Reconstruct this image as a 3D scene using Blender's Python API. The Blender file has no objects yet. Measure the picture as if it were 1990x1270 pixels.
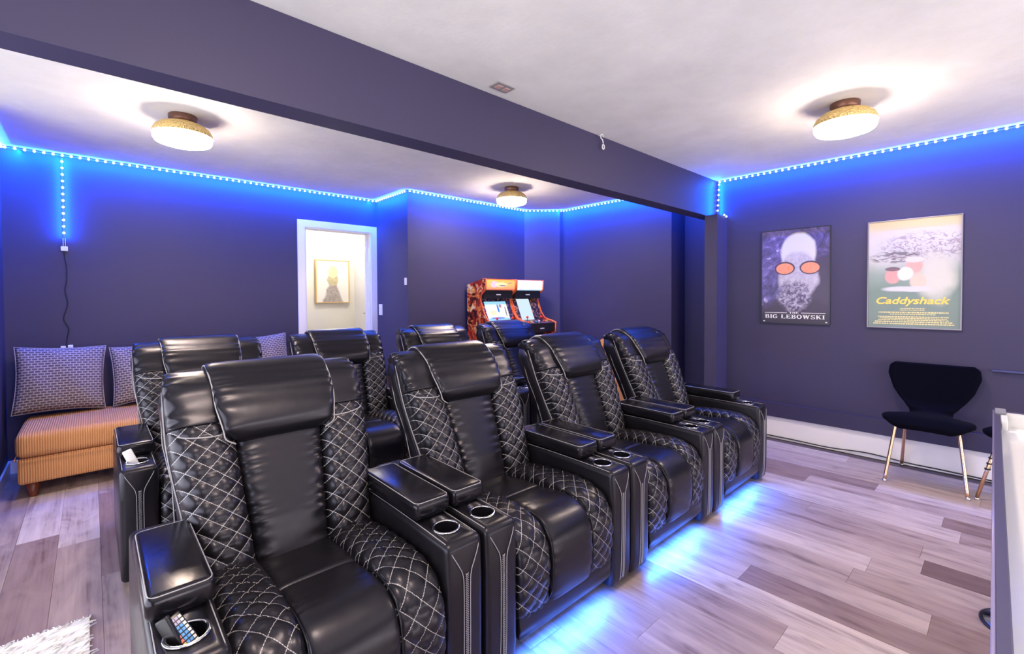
import bpy, bmesh, math, random
from mathutils import Vector, Matrix
random.seed(7)
S = bpy.context.scene
COL = S.collection
PI = math.pi

# ------------------------------------------------------------------ camera
F_PX = 888.79
cam_d = bpy.data.cameras.new('camera'); cam = bpy.data.objects.new('camera', cam_d); COL.objects.link(cam)
cam_d.sensor_width = 36.0; cam_d.sensor_fit = 'HORIZONTAL'
cam_d.lens = F_PX / 1990.0 * 36.0
cam_d.shift_y = -(635 - 595.22) / 1990.0
cam_d.clip_start = 0.02
yaw, pit, rol = math.radians(47.383), math.radians(1.1735), math.radians(-0.2757)
Fv = Vector((math.cos(yaw), math.sin(yaw), 0)); Rv = Vector((math.sin(yaw), -math.cos(yaw), 0)); Uv = Vector((0, 0, 1))
F2 = Fv*math.cos(pit) - Uv*math.sin(pit); U2 = Uv*math.cos(pit) + Fv*math.sin(pit)
R2 = Rv*math.cos(rol) + U2*math.sin(rol); U3 = U2*math.cos(rol) - Rv*math.sin(rol)
m = Matrix((R2, U3, -F2)).transposed().to_4x4(); m.translation = Vector((0, 0, 1.285))
cam.matrix_world = m
S.camera = cam

# ------------------------------------------------------------------ world, lights, exposure
S.view_settings.view_transform = 'Standard'; S.view_settings.look = 'None'
S.view_settings.exposure = 0.34; S.view_settings.gamma = 1.0; S.view_settings.use_curve_mapping = False
W = bpy.data.worlds.new('world'); S.world = W; W.use_nodes = True
W.node_tree.nodes['Background'].inputs[0].default_value = (0.95, 0.92, 0.95, 1)
W.node_tree.nodes['Background'].inputs[1].default_value = 0.3

def area(name, loc, normal, sx, sy, power, color, spread=180, xaxis=None):
    l = bpy.data.lights.new(name, 'AREA'); l.shape = 'RECTANGLE'; l.size = sx; l.size_y = sy
    l.energy = power; l.color = color; l.spread = math.radians(spread)
    o = bpy.data.objects.new(name, l); COL.objects.link(o)
    z = -Vector(normal).normalized()
    x = Vector(xaxis) if xaxis else Vector((1, 0, 0))
    x = (x - z*x.dot(z)).normalized(); y = z.cross(x)
    mm = Matrix((x, y, z)).transposed().to_4x4(); mm.translation = Vector(loc)
    o.matrix_world = mm
    return o

CEIL = 2.41
XW = 4.537      # poster wall
YR = 4.98       # rear wall
XL = -0.47      # left wall
XO = -1.45      # outer left wall of the wider front part of the room
BLUE = (0.0, 0.10, 1.0)
LAMPS = [(0.435, 3.459), (3.196, 3.472), (3.264, 0.663), (0.435, 0.663)]
# soft fill lights added out of view, behind the camera and at the left
area('fill_light_end', (2.0, -2.66, 0.95), (0, 1, 0.55), 4.8, 1.7, 125, (1.0, 0.90, 0.86))
area('fill_light_left', (-1.40, 1.7, 0.95), (1, 0.05, 0.42), 4.2, 1.6, 78, (0.90, 0.90, 1.0), xaxis=(0, 1, 0))
# glow of the LED tape along the top of the walls
def led_glow(name, a, b, wall_n, per_m=26.0):
    a, b, wn = Vector(a), Vector(b), Vector(wall_n)
    L = (b-a).length; mid = (a+b)/2 + wn*0.10
    nrm = Vector((0, 0, -1))*0.80 - wn*0.60
    area(name, mid, nrm, L, 0.012, per_m*L, BLUE, 175, xaxis=(b-a))
ZL = CEIL-0.022
led_glow('led_light', (XL, YR, ZL), (2.445, YR, ZL), (0, -1, 0))
led_glow('led_light', (2.445, 4.26, ZL), (2.445, YR, ZL), (-1, 0, 0), 22)
led_glow('led_light', (2.445, 4.26, ZL), (4.143, 4.26, ZL), (0, -1, 0))
led_glow('led_light', (4.143, 4.26, ZL), (XW, 3.95, ZL), (-0.7, -0.7, 0))
led_glow('led_light', (XW, 3.95, ZL), (XW, 2.09, ZL), (-1, 0, 0))
led_glow('led_light', (XW, 1.95, ZL), (XW, -2.6, ZL), (-1, 0, 0), 17)
led_glow('led_light', (XL, 3.95, ZL), (XL, YR, ZL), (1, 0, 0), 22)
for s in (-1, 1):   # the vertical drop washes the wall on both sides
    area('led_light', (-0.148+s*0.012, YR-0.03, 2.07), (s*0.85, 0.5, 0), 0.012, 0.62, 6, BLUE, 175, xaxis=(s*0.5, -0.85, 0))
area('led_light', (XW-0.03, 1.925, 2.22), (0.55, -0.83, 0), 0.012, 0.36, 4.5, BLUE, 175, xaxis=(1, 0, 0))
area('led_light', (XW-0.06, 1.90, 2.22), (-0.9, 0.5, 0), 0.012, 0.36, 4.5, BLUE, 175, xaxis=(1, 0, 0))
# warm white hallway lamp
hl = bpy.data.lights.new('hall_lamp', 'POINT'); hl.energy = 24; hl.color = (1, 0.93, 0.8); hl.shadow_soft_size = 0.12
ho = bpy.data.objects.new('hall_lamp', hl); ho.location = (2.3, 5.6, 2.25); COL.objects.link(ho)

# ------------------------------------------------------------------ material helpers
def mat(name, color=(0.5, 0.5, 0.5), rough=0.5, metal=0.0, emit=None, estr=1.0, spec=None, coat=0.0):
    m = bpy.data.materials.new(name); m.use_nodes = True
    b = m.node_tree.nodes['Principled BSDF']
    b.inputs['Base Color'].default_value = (*color, 1); b.inputs['Roughness'].default_value = rough
    b.inputs['Metallic'].default_value = metal
    if spec is not None: b.inputs['Specular IOR Level'].default_value = spec
    if coat: b.inputs['Coat Weight'].default_value = coat; b.inputs['Coat Roughness'].default_value = 0.15
    if emit:
        b.inputs['Emission Color'].default_value = (*emit, 1); b.inputs['Emission Strength'].default_value = estr
    return m
class N:
    def __init__(s, m): s.t = m.node_tree; s.b = s.t.nodes['Principled BSDF']
    def node(s, typ, **k):
        n = s.t.nodes.new(typ)
        for a, v in k.items():
            if a == 'ins':
                for i, x in v.items(): n.inputs[i].default_value = x
            else: setattr(n, a, v)
        return n
    def link(s, a, b): s.t.links.new(a, b)
    def math(s, op, a, b=None, c=None):
        n = s.t.nodes.new('ShaderNodeMath'); n.operation = op
        for i, x in enumerate((a, b, c)):
            if x is None: continue
            if isinstance(x, (int, float)): n.inputs[i].default_value = x
            else: s.link(x, n.inputs[i])
        return n.outputs[0]
    def noise(s, scale, detail=4, rough=0.5, vec=None, dist=0.0):
        n = s.node('ShaderNodeTexNoise'); n.inputs['Scale'].default_value = scale
        n.inputs['Detail'].default_value = detail; n.inputs['Roughness'].default_value = rough; n.inputs['Distortion'].default_value = dist
        if vec is not None: s.link(vec, n.inputs['Vector'])
        return n.outputs['Fac']
    def ramp(s, fac, stops, interp='LINEAR'):
        n = s.node('ShaderNodeValToRGB'); r = n.color_ramp; r.interpolation = interp
        while len(r.elements) < len(stops): r.elements.new(0.5)
        for e, (p, c) in zip(r.elements, stops):
            e.position = p; e.color = (*c, 1) if len(c) == 3 else c
        s.link(fac, n.inputs[0]); return n.outputs[0]
    def mix(s, fac, a, b):
        n = s.t.nodes.new('ShaderNodeMix'); n.data_type = 'RGBA'
        for i, x in ((0, fac), (6, a), (7, b)):
            if isinstance(x, (int, float)): n.inputs[i].default_value = x
            elif isinstance(x, tuple): n.inputs[i].default_value = (*x, 1)
            else: s.link(x, n.inputs[i])
        return n.outputs[2]
    def bump(s, h, strength=0.3, dist=0.01):
        n = s.node('ShaderNodeBump'); n.inputs['Strength'].default_value = strength; n.inputs['Distance'].default_value = dist
        s.link(h, n.inputs['Height']); s.link(n.outputs[0], s.b.inputs['Normal'])
    def coord(s, which='Object'): return s.node('ShaderNodeTexCoord').outputs[which]
    def pos(s): return s.node('ShaderNodeNewGeometry').outputs['Position']
    def mapping(s, vec, scale=(1, 1, 1), loc=(0, 0, 0), rot=(0, 0, 0)):
        n = s.node('ShaderNodeMapping'); n.inputs['Scale'].default_value = scale; n.inputs['Location'].default_value = loc; n.inputs['Rotation'].default_value = rot
        s.link(vec, n.inputs['Vector']); return n.outputs[0]
    def sep(s, vec):
        n = s.node('ShaderNodeSeparateXYZ'); s.link(vec, n.inputs[0]); return n.outputs

M = {}
# walls
def wall_mat(name, c):
    m = mat(name, c, 0.55, spec=0.35); n = N(m)
    v = n.noise(1.3, 3, vec=n.pos())
    n.link(n.mix(v, tuple(x*0.9 for x in c), tuple(x*1.1 for x in c)), n.b.inputs['Base Color'])
    n.bump(n.noise(160, 2, vec=n.pos()), 0.12, 0.002)
    return m
M['wall'] = wall_mat('navy_wall', (0.046, 0.041, 0.096))
M['trimdark'] = wall_mat('navy_trim', (0.040, 0.036, 0.090))
M['ceil'] = mat('ceiling_plaster', (0.80, 0.80, 0.79), 0.8); n = N(M['ceil'])
v = n.noise(2.2, 6, 0.65, vec=n.pos())
n.link(n.mix(n.ramp(v, [(0.35, (0, 0, 0)), (0.7, (1, 1, 1))]), (0.72, 0.72, 0.71), (0.84, 0.84, 0.83)), n.b.inputs['Base Color'])
n.bump(n.noise(14, 5, 0.6, vec=n.pos()), 0.25, 0.01)
M['white'] = mat('white_paint', (0.82, 0.81, 0.85), 0.4)
M['whitewall'] = mat('hall_white_paint', (0.85, 0.83, 0.78), 0.6)
M['plastic'] = mat('white_plastic', (0.8, 0.8, 0.8), 0.35)
M['subfloor'] = mat('dark_subfloor', (0.10, 0.08, 0.08), 0.9)  # dark base colour under the planks and in the hall
# planks : tone comes from object colour, grain from position
M['plank'] = mat('grey_brown_plank', (0.4, 0.35, 0.33), 0.33, spec=0.4); n = N(M['plank'])
oi = n.node('ShaderNodeObjectInfo')
p = n.node('ShaderNodeVectorMath', operation='ADD'); n.link(n.pos(), p.inputs[0])
rr = n.node('ShaderNodeCombineXYZ'); n.link(n.math('MULTIPLY', oi.outputs['Random'], 37.0), rr.inputs[2]); n.link(n.math('MULTIPLY', oi.outputs['Random'], 11.0), rr.inputs[1]); n.link(rr.outputs[0], p.inputs[1])
g1 = n.noise(1.0, 5, 0.6, vec=n.mapping(p.outputs[0], (22, 1.1, 1)), dist=0.5)
g2 = n.noise(1.0, 3, 0.5, vec=n.mapping(p.outputs[0], (110, 4, 1)))
g3 = n.noise(1.0, 2, 0.5, vec=n.mapping(p.outputs[0], (9, 3.2, 1)), dist=1.8)
g = n.math('ADD', n.math('MULTIPLY', g1, 0.5), n.math('ADD', n.math('MULTIPLY', g2, 0.18), n.math('MULTIPLY', g3, 0.35)))
gr = n.ramp(g, [(0.38, (0.52, 0.46, 0.46)), (0.47, (0.88, 0.85, 0.85)), (0.56, (1.05, 1.04, 1.03)), (0.66, (1.22, 1.2, 1.18))])
mm = n.node('ShaderNodeMix', data_type='RGBA', blend_type='MULTIPLY'); mm.inputs[0].default_value = 1.0
n.link(oi.outputs['Color'], mm.inputs[6]); n.link(gr, mm.inputs[7]); n.link(mm.outputs[2], n.b.inputs['Base Color'])
n.bump(g2, 0.08, 0.002)
# leather
def leather(name, c, rough):
    m = mat(name, c, rough, spec=0.5); n = N(m)
    n.b.inputs['Specular Tint'].default_value = (0.86, 0.84, 1.0, 1)
    v = n.noise(28, 4, 0.6, vec=n.coord('Object'))
    n.link(n.math('MULTIPLY_ADD', v, 0.16, rough-0.08), n.b.inputs['Roughness'])
    a = n.noise(420, 2, 0.5, vec=n.coord('Object')); b = n.noise(9, 3, 0.5, vec=n.coord('Object'), dist=0.6)
    n.bump(n.math('ADD', n.math('MULTIPLY', a, 0.10), b), 0.13, 0.010)
    return m
M['leather'] = leather('black_leather', (0.007, 0.0065, 0.009), 0.32)
M['quilt'] = leather('quilted_black_leather', (0.007, 0.0065, 0.009), 0.34); n = N(M['quilt'])
QW, QH = 0.066, 0.060
uv = n.sep(n.coord('UV'))
a = n.math('ADD', n.math('DIVIDE', uv[0], QW), n.math('DIVIDE', uv[1], QH))
b = n.math('SUBTRACT', n.math('DIVIDE', uv[0], QW), n.math('DIVIDE', uv[1], QH))
def stitch(n, a, b):
    d = n.math('ABSOLUTE', n.math('SUBTRACT', n.math('FRACT', n.math('ADD', a, 0.5)), 0.5))
    line = n.math('LESS_THAN', d, 0.019)
    dash = n.math('LESS_THAN', n.math('FRACT', n.math('MULTIPLY', b, 7.0)), 0.80)
    return n.math('MULTIPLY', line, dash)
st = n.math('MAXIMUM', stitch(n, a, b), stitch(n, b, a))
n.link(n.mix(st, (0.007, 0.0065, 0.009), (0.46, 0.45, 0.47)), n.b.inputs['Base Color'])
M['stitch'] = mat('pale_stitching', (0.36, 0.35, 0.38), 0.6)
M['smooth'] = leather('smooth_black_leather', (0.007, 0.0065, 0.009), 0.20)
M['chrome'] = mat('chrome', (0.75, 0.75, 0.77), 0.12, 1.0)
M['blackpl'] = mat('black_plastic', (0.01, 0.01, 0.012), 0.3)
M['well'] = mat('cup_well_black', (0.006, 0.006, 0.008), 0.4)
M['ledblue'] = mat('blue_led_tape', (0.2, 0.3, 0.8), 0.4, emit=(0.02, 0.22, 1.0), estr=6)
M['diode'] = mat('led_diode', (1, 1, 1), 0.4, emit=(0.42, 0.60, 1.0), estr=7)
M['tape'] = mat('led_tape', (0.10, 0.12, 0.2), 0.4)
M['gold'] = mat('hammered_gold', (1.0, 0.74, 0.30), 0.5, 0.7); n = N(M['gold'])
vor = n.node('ShaderNodeTexVoronoi'); vor.inputs['Scale'].default_value = 90; n.link(n.coord('Object'), vor.inputs['Vector'])
n.bump(vor.outputs['Distance'], 0.9, 0.01)
M['goldleg'] = mat('rose_gold_leg', (0.80, 0.52, 0.33), 0.25, 1.0)
M['copper'] = mat('brown_copper', (0.20, 0.10, 0.07), 0.4, 0.6)
M['bulb'] = mat('lit_diffuser', (1, 1, 1), 0.4, emit=(1.0, 0.80, 0.62), estr=76)
M['velvet'] = mat('midnight_velvet', (0.0012, 0.0012, 0.0045), 0.9, spec=0.06)
M['velvet'].node_tree.nodes['Principled BSDF'].inputs['Sheen Weight'].default_value = 0.01
# corduroy
M['cord'] = mat('orange_corduroy', (0.62, 0.27, 0.10), 0.8, spec=0.2); n = N(M['cord'])
w = n.node('ShaderNodeTexWave', wave_type='BANDS', bands_direction='X'); w.inputs['Scale'].default_value = 26; w.inputs['Distortion'].default_value = 0.3; w.inputs['Detail'].default_value = 1
n.link(n.coord('Object'), w.inputs['Vector'])
nz = n.noise(5, 3, vec=n.coord('Object'))
n.link(n.mix(w.outputs['Fac'], n.mix(nz, (0.50, 0.19, 0.06), (0.60, 0.25, 0.09)), n.mix(nz, (0.72, 0.35, 0.14), (0.80, 0.42, 0.19))), n.b.inputs['Base Color'])
n.bump(w.outputs['Fac'], 0.6, 0.006)
M['wood'] = mat('red_brown_wood', (0.16, 0.035, 0.015), 0.35)
# woven pillow fabric
M['pillow'] = mat('woven_pillow', (0.2, 0.15, 0.15), 0.85, spec=0.2); n = N(M['pillow'])
uvn = n.mapping(n.coord('UV'), (1, 1, 1))
br = n.node('ShaderNodeTexBrick'); n.link(uvn, br.inputs['Vector'])
br.inputs['Color1'].default_value = (0.055, 0.040, 0.055, 1); br.inputs['Color2'].default_value = (0.085, 0.062, 0.078, 1); br.inputs['Mortar'].default_value = (0.43, 0.36, 0.37, 1)
br.inputs['Scale'].default_value = 1.0; br.inputs['Mortar Size'].default_value = 0.0038; br.inputs['Brick Width'].default_value = 0.034; br.inputs['Row Height'].default_value = 0.019; br.inputs['Mortar Smooth'].default_value = 0.3
n.link(n.mix(n.math('MULTIPLY', n.noise(300, 2, vec=uvn), 0.5), br.outputs['Color'], (0.24, 0.20, 0.22)), n.b.inputs['Base Color'])
n.bump(br.outputs['Fac'], 0.4, 0.004)
M['rug'] = mat('white_rug_yarn', (0.86, 0.85, 0.83), 0.95); n = N(M['rug'])
w = n.noise(1, 3, vec=n.mapping(n.coord('Object'), (8, 60, 1)), dist=0.8)
n.link(n.ramp(w, [(0.35, (0.66, 0.65, 0.63)), (0.6, (0.9, 0.89, 0.87))]), n.b.inputs['Base Color']); n.bump(w, 0.8, 0.01)
M['navyrim'] = mat('dark_navy_laminate', (0.060, 0.055, 0.115), 0.4, spec=0.4)
M['edge'] = mat('pale_edge_banding', (0.26, 0.23, 0.42), 0.3, 0.2)
M['top'] = mat('glossy_white_top', (0.88, 0.88, 0.87), 0.18)
M['greyrub'] = mat('grey_rubber', (0.22, 0.22, 0.25), 0.5)
M['screen'] = mat('lit_screen', (0.0, 0.0, 0.0), 0.2, emit=(0.62, 0.78, 0.86), estr=0.9)
M['cable'] = mat('black_cable', (0.012, 0.012, 0.02), 0.5)

# ------------------------------------------------------------------ geometry helpers
def link(name, me, mt=None, parent=None, loc=None):
    o = bpy.data.objects.new(name, me); COL.objects.link(o)
    if mt is not None:
        for x in (mt if isinstance(mt, (list, tuple)) else [mt]): me.materials.append(x)
    if parent is not None: o.parent = parent
    if loc is not None: o.location = loc
    return o
def frombm(name, bm, mt=None, parent=None, smooth=False, loc=None):
    me = bpy.data.meshes.new(name); bm.normal_update(); bm.to_mesh(me); bm.free()
    if smooth:
        for p in me.polygons: p.use_smooth = True
    return link(name, me, mt, parent, loc)
def tag(o, label=None, cat=None, group=None, kind=None):
    if label: o['label'] = label
    if cat: o['category'] = cat
    if group: o['group'] = group
    if kind: o['kind'] = kind
    return o
def thing(name, label, cat, loc=(0, 0, 0), rz=0, group=None):
    o = bpy.data.objects.new(name, None); COL.objects.link(o); o.location = loc; o.rotation_euler = (0, 0, rz)
    o.empty_display_size = 0.1
    return tag(o, label, cat, group)
def bx(bm, a, b, bev=0.0, seg=2):
    r = bmesh.ops.create_cube(bm, size=1.0)
    vs = r['verts']
    for v in vs:
        v.co = Vector(((a[i]+b[i])/2 + v.co[i]*(b[i]-a[i]) for i in range(3)))
    if bev > 0:
        es = list({e for v in vs for e in v.link_edges})
        bmesh.ops.bevel(bm, geom=es, offset=bev, segments=seg, profile=0.5, affect='EDGES')
def box(name, a, b, mt, parent=None, bev=0.0, seg=2, loc=None):
    bm = bmesh.new(); bx(bm, a, b, bev, seg); return frombm(name, bm, mt, parent, smooth=False, loc=loc) if bev < 0.012 else smoothed(frombm(name, bm, mt, parent, True, loc))
def smoothed(o): return o
def tube(bm, pts, r, n=6, closed=False):
    pts = [Vector(p) for p in pts]; rings = []
    L = len(pts); up = None
    for i, p in enumerate(pts):
        if closed: d = pts[(i+1) % L] - pts[i-1]
        else: d = pts[min(i+1, L-1)] - pts[max(i-1, 0)]
        if d.length < 1e-9: d = Vector((0, 0, 1))
        d.normalize()
        if up is None:
            up = Vector((0, 0, 1)) if abs(d.z) < 0.9 else Vector((1, 0, 0))
        x = (up - d*up.dot(d))
        if x.length < 1e-6: x = d.orthogonal()
        x.normalize(); up = x; y = d.cross(x)
        rad = r[i] if isinstance(r, (list, tuple)) else r
        rings.append([bm.verts.new(p + x*math.cos(2*PI*k/n)*rad + y*math.sin(2*PI*k/n)*rad) for k in range(n)])
    for i in range(L if closed else L-1):
        A, B = rings[i], rings[(i+1) % L]
        for k in range(n): bm.faces.new((A[k], A[(k+1) % n], B[(k+1) % n], B[k]))
    if not closed:
        bm.faces.new(rings[0][::-1]); bm.faces.new(rings[-1])
def tubes(name, paths, r, mt, parent=None, n=6, closed=False):
    bm = bmesh.new()
    for p in paths: tube(bm, p, r, n, closed)
    return frombm(name, bm, mt, parent, True)
def lathe(name, prof, mt, parent=None, n=32, loc=(0, 0, 0), smooth=True, cap=True):
    bm = bmesh.new(); rings = []
    for r, z in prof:
        rings.append([bm.verts.new((r*math.cos(2*PI*k/n), r*math.sin(2*PI*k/n), z)) for k in range(n)])
    for A, B in zip(rings, rings[1:]):
        for k in range(n): bm.faces.new((A[k], A[(k+1) % n], B[(k+1) % n], B[k]))
    if cap:
        bm.faces.new(rings[0][::-1]); bm.faces.new(rings[-1])
    bmesh.ops.recalc_face_normals(bm, faces=bm.faces)
    return frombm(name, bm, mt, parent, smooth, loc)
def catmull(P, k=8):
    P = [Vector(p) for p in P]; out = []
    for i in range(len(P)-1):
        p0 = P[max(i-1, 0)]; p1 = P[i]; p2 = P[i+1]; p3 = P[min(i+2, len(P)-1)]
        for j in range(k):
            t = j/k
            out.append(0.5*((2*p1) + (p2-p0)*t + (2*p0-5*p1+4*p2-p3)*t*t + (3*p1-p0-3*p2+p3)*t**3))
    out.append(P[-1]); return out
def prism(bm, poly, x0, x1):      # poly in (y, z), extruded along x
    A = [bm.verts.new((x0, y, z)) for y, z in poly]; B = [bm.verts.new((x1, y, z)) for y, z in poly]
    bm.faces.new(A[::-1]); bm.faces.new(B)
    for i in range(len(poly)):
        j = (i+1) % len(poly); bm.faces.new((A[i], A[j], B[j], B[i]))
    bmesh.ops.recalc_face_normals(bm, faces=bm.faces)
def smoothstep(a, b, x):
    t = max(0.0, min(1.0, (x-a)/(b-a))); return t*t*(3-2*t)

# puffed loft along a path in the y-z plane.  path: list of (y, z); xin/xout: edge positions; front/back thickness
def puff(name, path, edges, hf, hb, mt, parent=None, nr=36, steps=60, quilt=0.0, e=0.55, end=(0.03, 0.03), wr=0.0, mirror=False, dome=1.0):
    P = catmull([(0, y, z) for y, z in path], 16)
    acc = [0.0]
    for a, b in zip(P, P[1:]): acc.append(acc[-1] + (b-a).length)
    T = acc[-1]
    def at(s):
        s = max(0, min(T, s))
        for i in range(len(acc)-1):
            if acc[i+1] >= s:
                t = (s-acc[i])/max(1e-9, acc[i+1]-acc[i]); p = P[i].lerp(P[i+1], t)
                i0, i1 = max(0, i-5), min(len(P)-1, i+6)
                d = (P[i1]-P[i0]).normalized(); return p, d
        return P[-1], (P[-1]-P[-6]).normalized()
    sts = []
    for (e0, sgn, off) in ((end[0], -1, 0), ):
        for k in range(6):
            a = PI/2*(k+0.35)/6; sts.append((e0*(1-math.cos(a)), math.sin(a)))
    for k in range(steps+1): sts.append((end[0] + (T-end[0]-end[1])*k/steps, 1.0))
    for k in range(6):
        a = PI/2*(5-k+0.35)/6; sts.append((T-end[1]*(1-math.cos(a)), math.sin(a)))
    bm = bmesh.new(); uvl = bm.loops.layers.uv.new('UVMap'); rings = []
    for s, sc in sts:
        p, d = at(s); f = s/T
        nrm = Vector((0, -d.z, d.y))           # faces the sitter / up
        x0, x1 = edges(f); cx, w = (x0+x1)/2, abs(x1-x0)/2
        F = hf(f) if callable(hf) else hf; B = hb(f) if callable(hb) else hb
        ws = w - (1-sc)*min(w, 0.035)
        ring = []
        for k in range(nr):
            nf = int(nr*0.72)
            if k < nf: th = PI*(k/(nf-1))           # front half, dense
            else: th = PI + PI*((k-nf+1)/(nr-nf+1))
            c, sn = math.cos(th), math.sin(th)
            if sn >= 0:
                X = ws*math.copysign(abs(c)**e, c); Z = F*sc*abs(sn)**(e*dome)
            else:
                X = ws*math.copysign(abs(c)**0.35, c); Z = -B*sc*abs(sn)**0.35
            if sn > 0.02 and quilt:
                fade = min(1, sn*2.2)*sc
                aa = X/QW + s/QH; bb = X/QW - s/QH
                Z += quilt*fade*(abs(math.sin(PI*aa)*math.sin(PI*bb))**0.45 - 0.6)
            if wr and sn > 0.0:
                edge = (abs(X)/max(ws, 1e-4))**3
                Z += wr*edge*math.sin(s*150+1.7*math.sin(s*37)+(2.2 if X > 0 else 0))*sc*min(1, sn*3)
            Xr = cx + (X if not mirror else X)
            ring.append((bm.verts.new(Vector((Xr, p.y, p.z)) + nrm*Z), X, s))
        rings.append(ring)
    n = nr
    for A, B in zip(rings, rings[1:]):
        for k in range(n):
            q = (A[k], A[(k+1) % n], B[(k+1) % n], B[k])
            fc = bm.faces.new([v[0] for v in q])
            for lp, v in zip(fc.loops, q): lp[uvl].uv = (v[1], v[2])
    for R, rev in ((rings[0], True), (rings[-1], False)):
        vs = [v[0] for v in R]
        fc = bm.faces.new(vs[::-1] if rev else vs)
    bmesh.ops.recalc_face_normals(bm, faces=bm.faces)
    return frombm(name, bm, mt, parent, True)
def lerp(a, b, t): return a+(b-a)*t
def pw(pts):
    def f(t):
        for (a, va), (b, vb) in zip(pts, pts[1:]):
            if t <= b: return va+(vb-va)*smoothstep(a, b, t)
        return pts[-1][1]
    return f

# ------------------------------------------------------------------ the room
def struct(name, parts, mt):
    bm = bmesh.new()
    for a, b in parts: bx(bm, a, b)
    return tag(frombm(name, bm, mt), kind='structure')
YB = -2.7
fl = struct('floor', [((XO-0.1, YB, -0.1), (XW+0.45, YR+0.12, -0.006))], M['subfloor'])
struct('ceiling', [((XO-0.1, YB, CEIL), (XW+0.45, YR+0.12, CEIL+0.1))], M['ceil'])
struct('wall_left', [((XL-0.1, 4.0, 0), (XL, YR+0.12, CEIL)), ((XO, 3.9, 0), (XL, 4.0, CEIL)), ((XO-0.1, 3.85, 0), (XO, 4.0, CEIL)), ((XO-0.1, YB, 0), (XO, -0.45, CEIL)), ((XO-0.1, -0.45, 0), (XO, 3.85, 0.15)), ((XO-0.1, -0.45, 1.75), (XO, 3.85, CEIL))], M['wall'])
struct('wall_front', [((XO, YB-0.1, 0), (-0.45, YB, CEIL)), ((4.45, YB-0.1, 0), (XW, YB, CEIL)), ((-0.45, YB-0.1, 0), (4.45, YB, 0.05)), ((-0.45, YB-0.1, 1.85), (4.45, YB, CEIL))], M['wall'])
DX0, DX1, DZ = 1.645, 2.378, 2.03
struct('wall_rear', [((XL-0.1, YR, 0), (DX0, YR+0.12, CEIL)), ((DX0, YR, DZ), (DX1, YR+0.12, CEIL)), ((DX1, YR, 0), (2.55, YR+0.12, CEIL))], M['wall'])
bm = bmesh.new()
def poly_wall(bm, pts, z0, z1):
    A = [bm.verts.new((x, y, z0)) for x, y in pts]; B = [bm.verts.new((x, y, z1)) for x, y in pts]
    bm.faces.new(A[::-1]); bm.faces.new(B)
    for i in range(len(pts)):
        j = (i+1) % len(pts); bm.faces.new((A[i], A[j], B[j], B[i]))
    bmesh.ops.recalc_face_normals(bm, faces=bm.faces)
poly_wall(bm, [(2.445, YR), (2.445, 4.26), (4.143, 4.26), (4.48, 3.95), (XW, 3.95), (XW+0.3, 3.95), (XW+0.3, YR), ], 0, CEIL)
tag(frombm('wall_corner', bm, M['wall']), kind='structure')
struct('wall_right', [((XW, 2.43, 0), (XW+0.4, 3.95, CEIL)), ((XW+0.30, 1.90, 0), (XW+0.4, 2.43, CEIL)), ((XW, YB, 0), (XW+0.4, 1.953, CEIL)), ((XW, 1.953, 2.05), (XW+0.3, 2.09, CEIL))], M['wall'])
struct('trim_1', [((XO, 1.953, 2.05), (XW, 2.09, CEIL-0.001))], M['wall'])            # the dropped beam
struct('trim_2', [((4.307, 1.853, 0), (XW, 1.968, 2.049))], M['wall'])           # pilaster under the beam
struct('baseboard_right', [((XW-0.012, YB, 0), (XW-0.0005, 1.85, 0.2))], M['white'])
struct('trim_3', [((XW-0.035, YB, 0.2), (XW-0.0005, 1.85, 0.325))], M['trimdark'])
struct('baseboard_rear', [((XL+0.012, YR-0.014, 0), (DX0-0.072, YR-0.0005, 0.095))], M['white'])
struct('baseboard_left', [((XL+0.0005, 3.9, 0), (XL+0.012, YR-0.001, 0.095))], M['white'])
# door casing and jamb
struct('door_1', [((DX0-0.07, YR-0.018, 0), (DX0+0.002, YR-0.0005, DZ+0.07)), ((DX1-0.002, YR-0.018, 0), (DX1+0.066, YR-0.0005, DZ+0.07)), ((DX0+0.002, YR-0.018, DZ-0.002), (DX1-0.002, YR-0.0005, DZ+0.07)),
                  ((DX0-0.001, YR-0.002, 0), (DX0+0.016, YR+0.121, DZ)), ((DX1-0.016, YR-0.002, 0), (DX1+0.001, YR+0.121, DZ)), ((DX0+0.016, YR-0.002, DZ-0.016), (DX1-0.016, YR+0.121, DZ)),
                  ((DX1-0.028, YR+0.07, 0), (DX1-0.016, YR+0.1, DZ-0.016)), ((DX0+0.016, YR+0.07, 0), (DX0+0.028, YR+0.1, DZ-0.016))], M['white'])
# hallway beyond the door
struct('wall_hall', [((0.6, 6.3, 0), (3.6, 6.4, 2.5)), ((0.5, YR+0.12, 0), (0.6, 6.4, 2.5)), ((3.3, YR+0.12, 0), (3.4, 6.3, 2.5)), ((0.6, YR+0.121, 0), (DX0-0.002, YR+0.135, 2.5)), ((DX1+0.002, YR+0.121, 0), (3.3, YR+0.135, 2.5))], M['whitewall'])
struct('ceiling_hall', [((0.5, YR+0.12, 2.5), (3.6, 6.4, 2.6))], M['whitewall'])
struct('floor_hall', [((0.5, YR+0.12, -0.1), (3.6, 6.4, 0))], M['subfloor'])
# half open white door leaf standing in the hall, with its handle
dl = box('door_2', (0, -0.018, 0.01), (0.035, 0.60, 1.98), M['white'], bev=0.003); dl.location = (2.72, 5.62, 0); tag(dl, kind='structure')
tubes('door_handle', [[(-0.001, 0.07, 1.08), (-0.05, 0.07, 1.08), (-0.055, 0.08, 1.08), (-0.055, 0.19, 1.08)]], 0.010, mat('dull_nickel', (0.45, 0.45, 0.45), 0.4, 0.6), dl)
box('lock_plate', (-0.008, 0.045, 0.96), (0.0, 0.095, 1.15), bpy.data.materials['dull_nickel'], dl)

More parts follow.
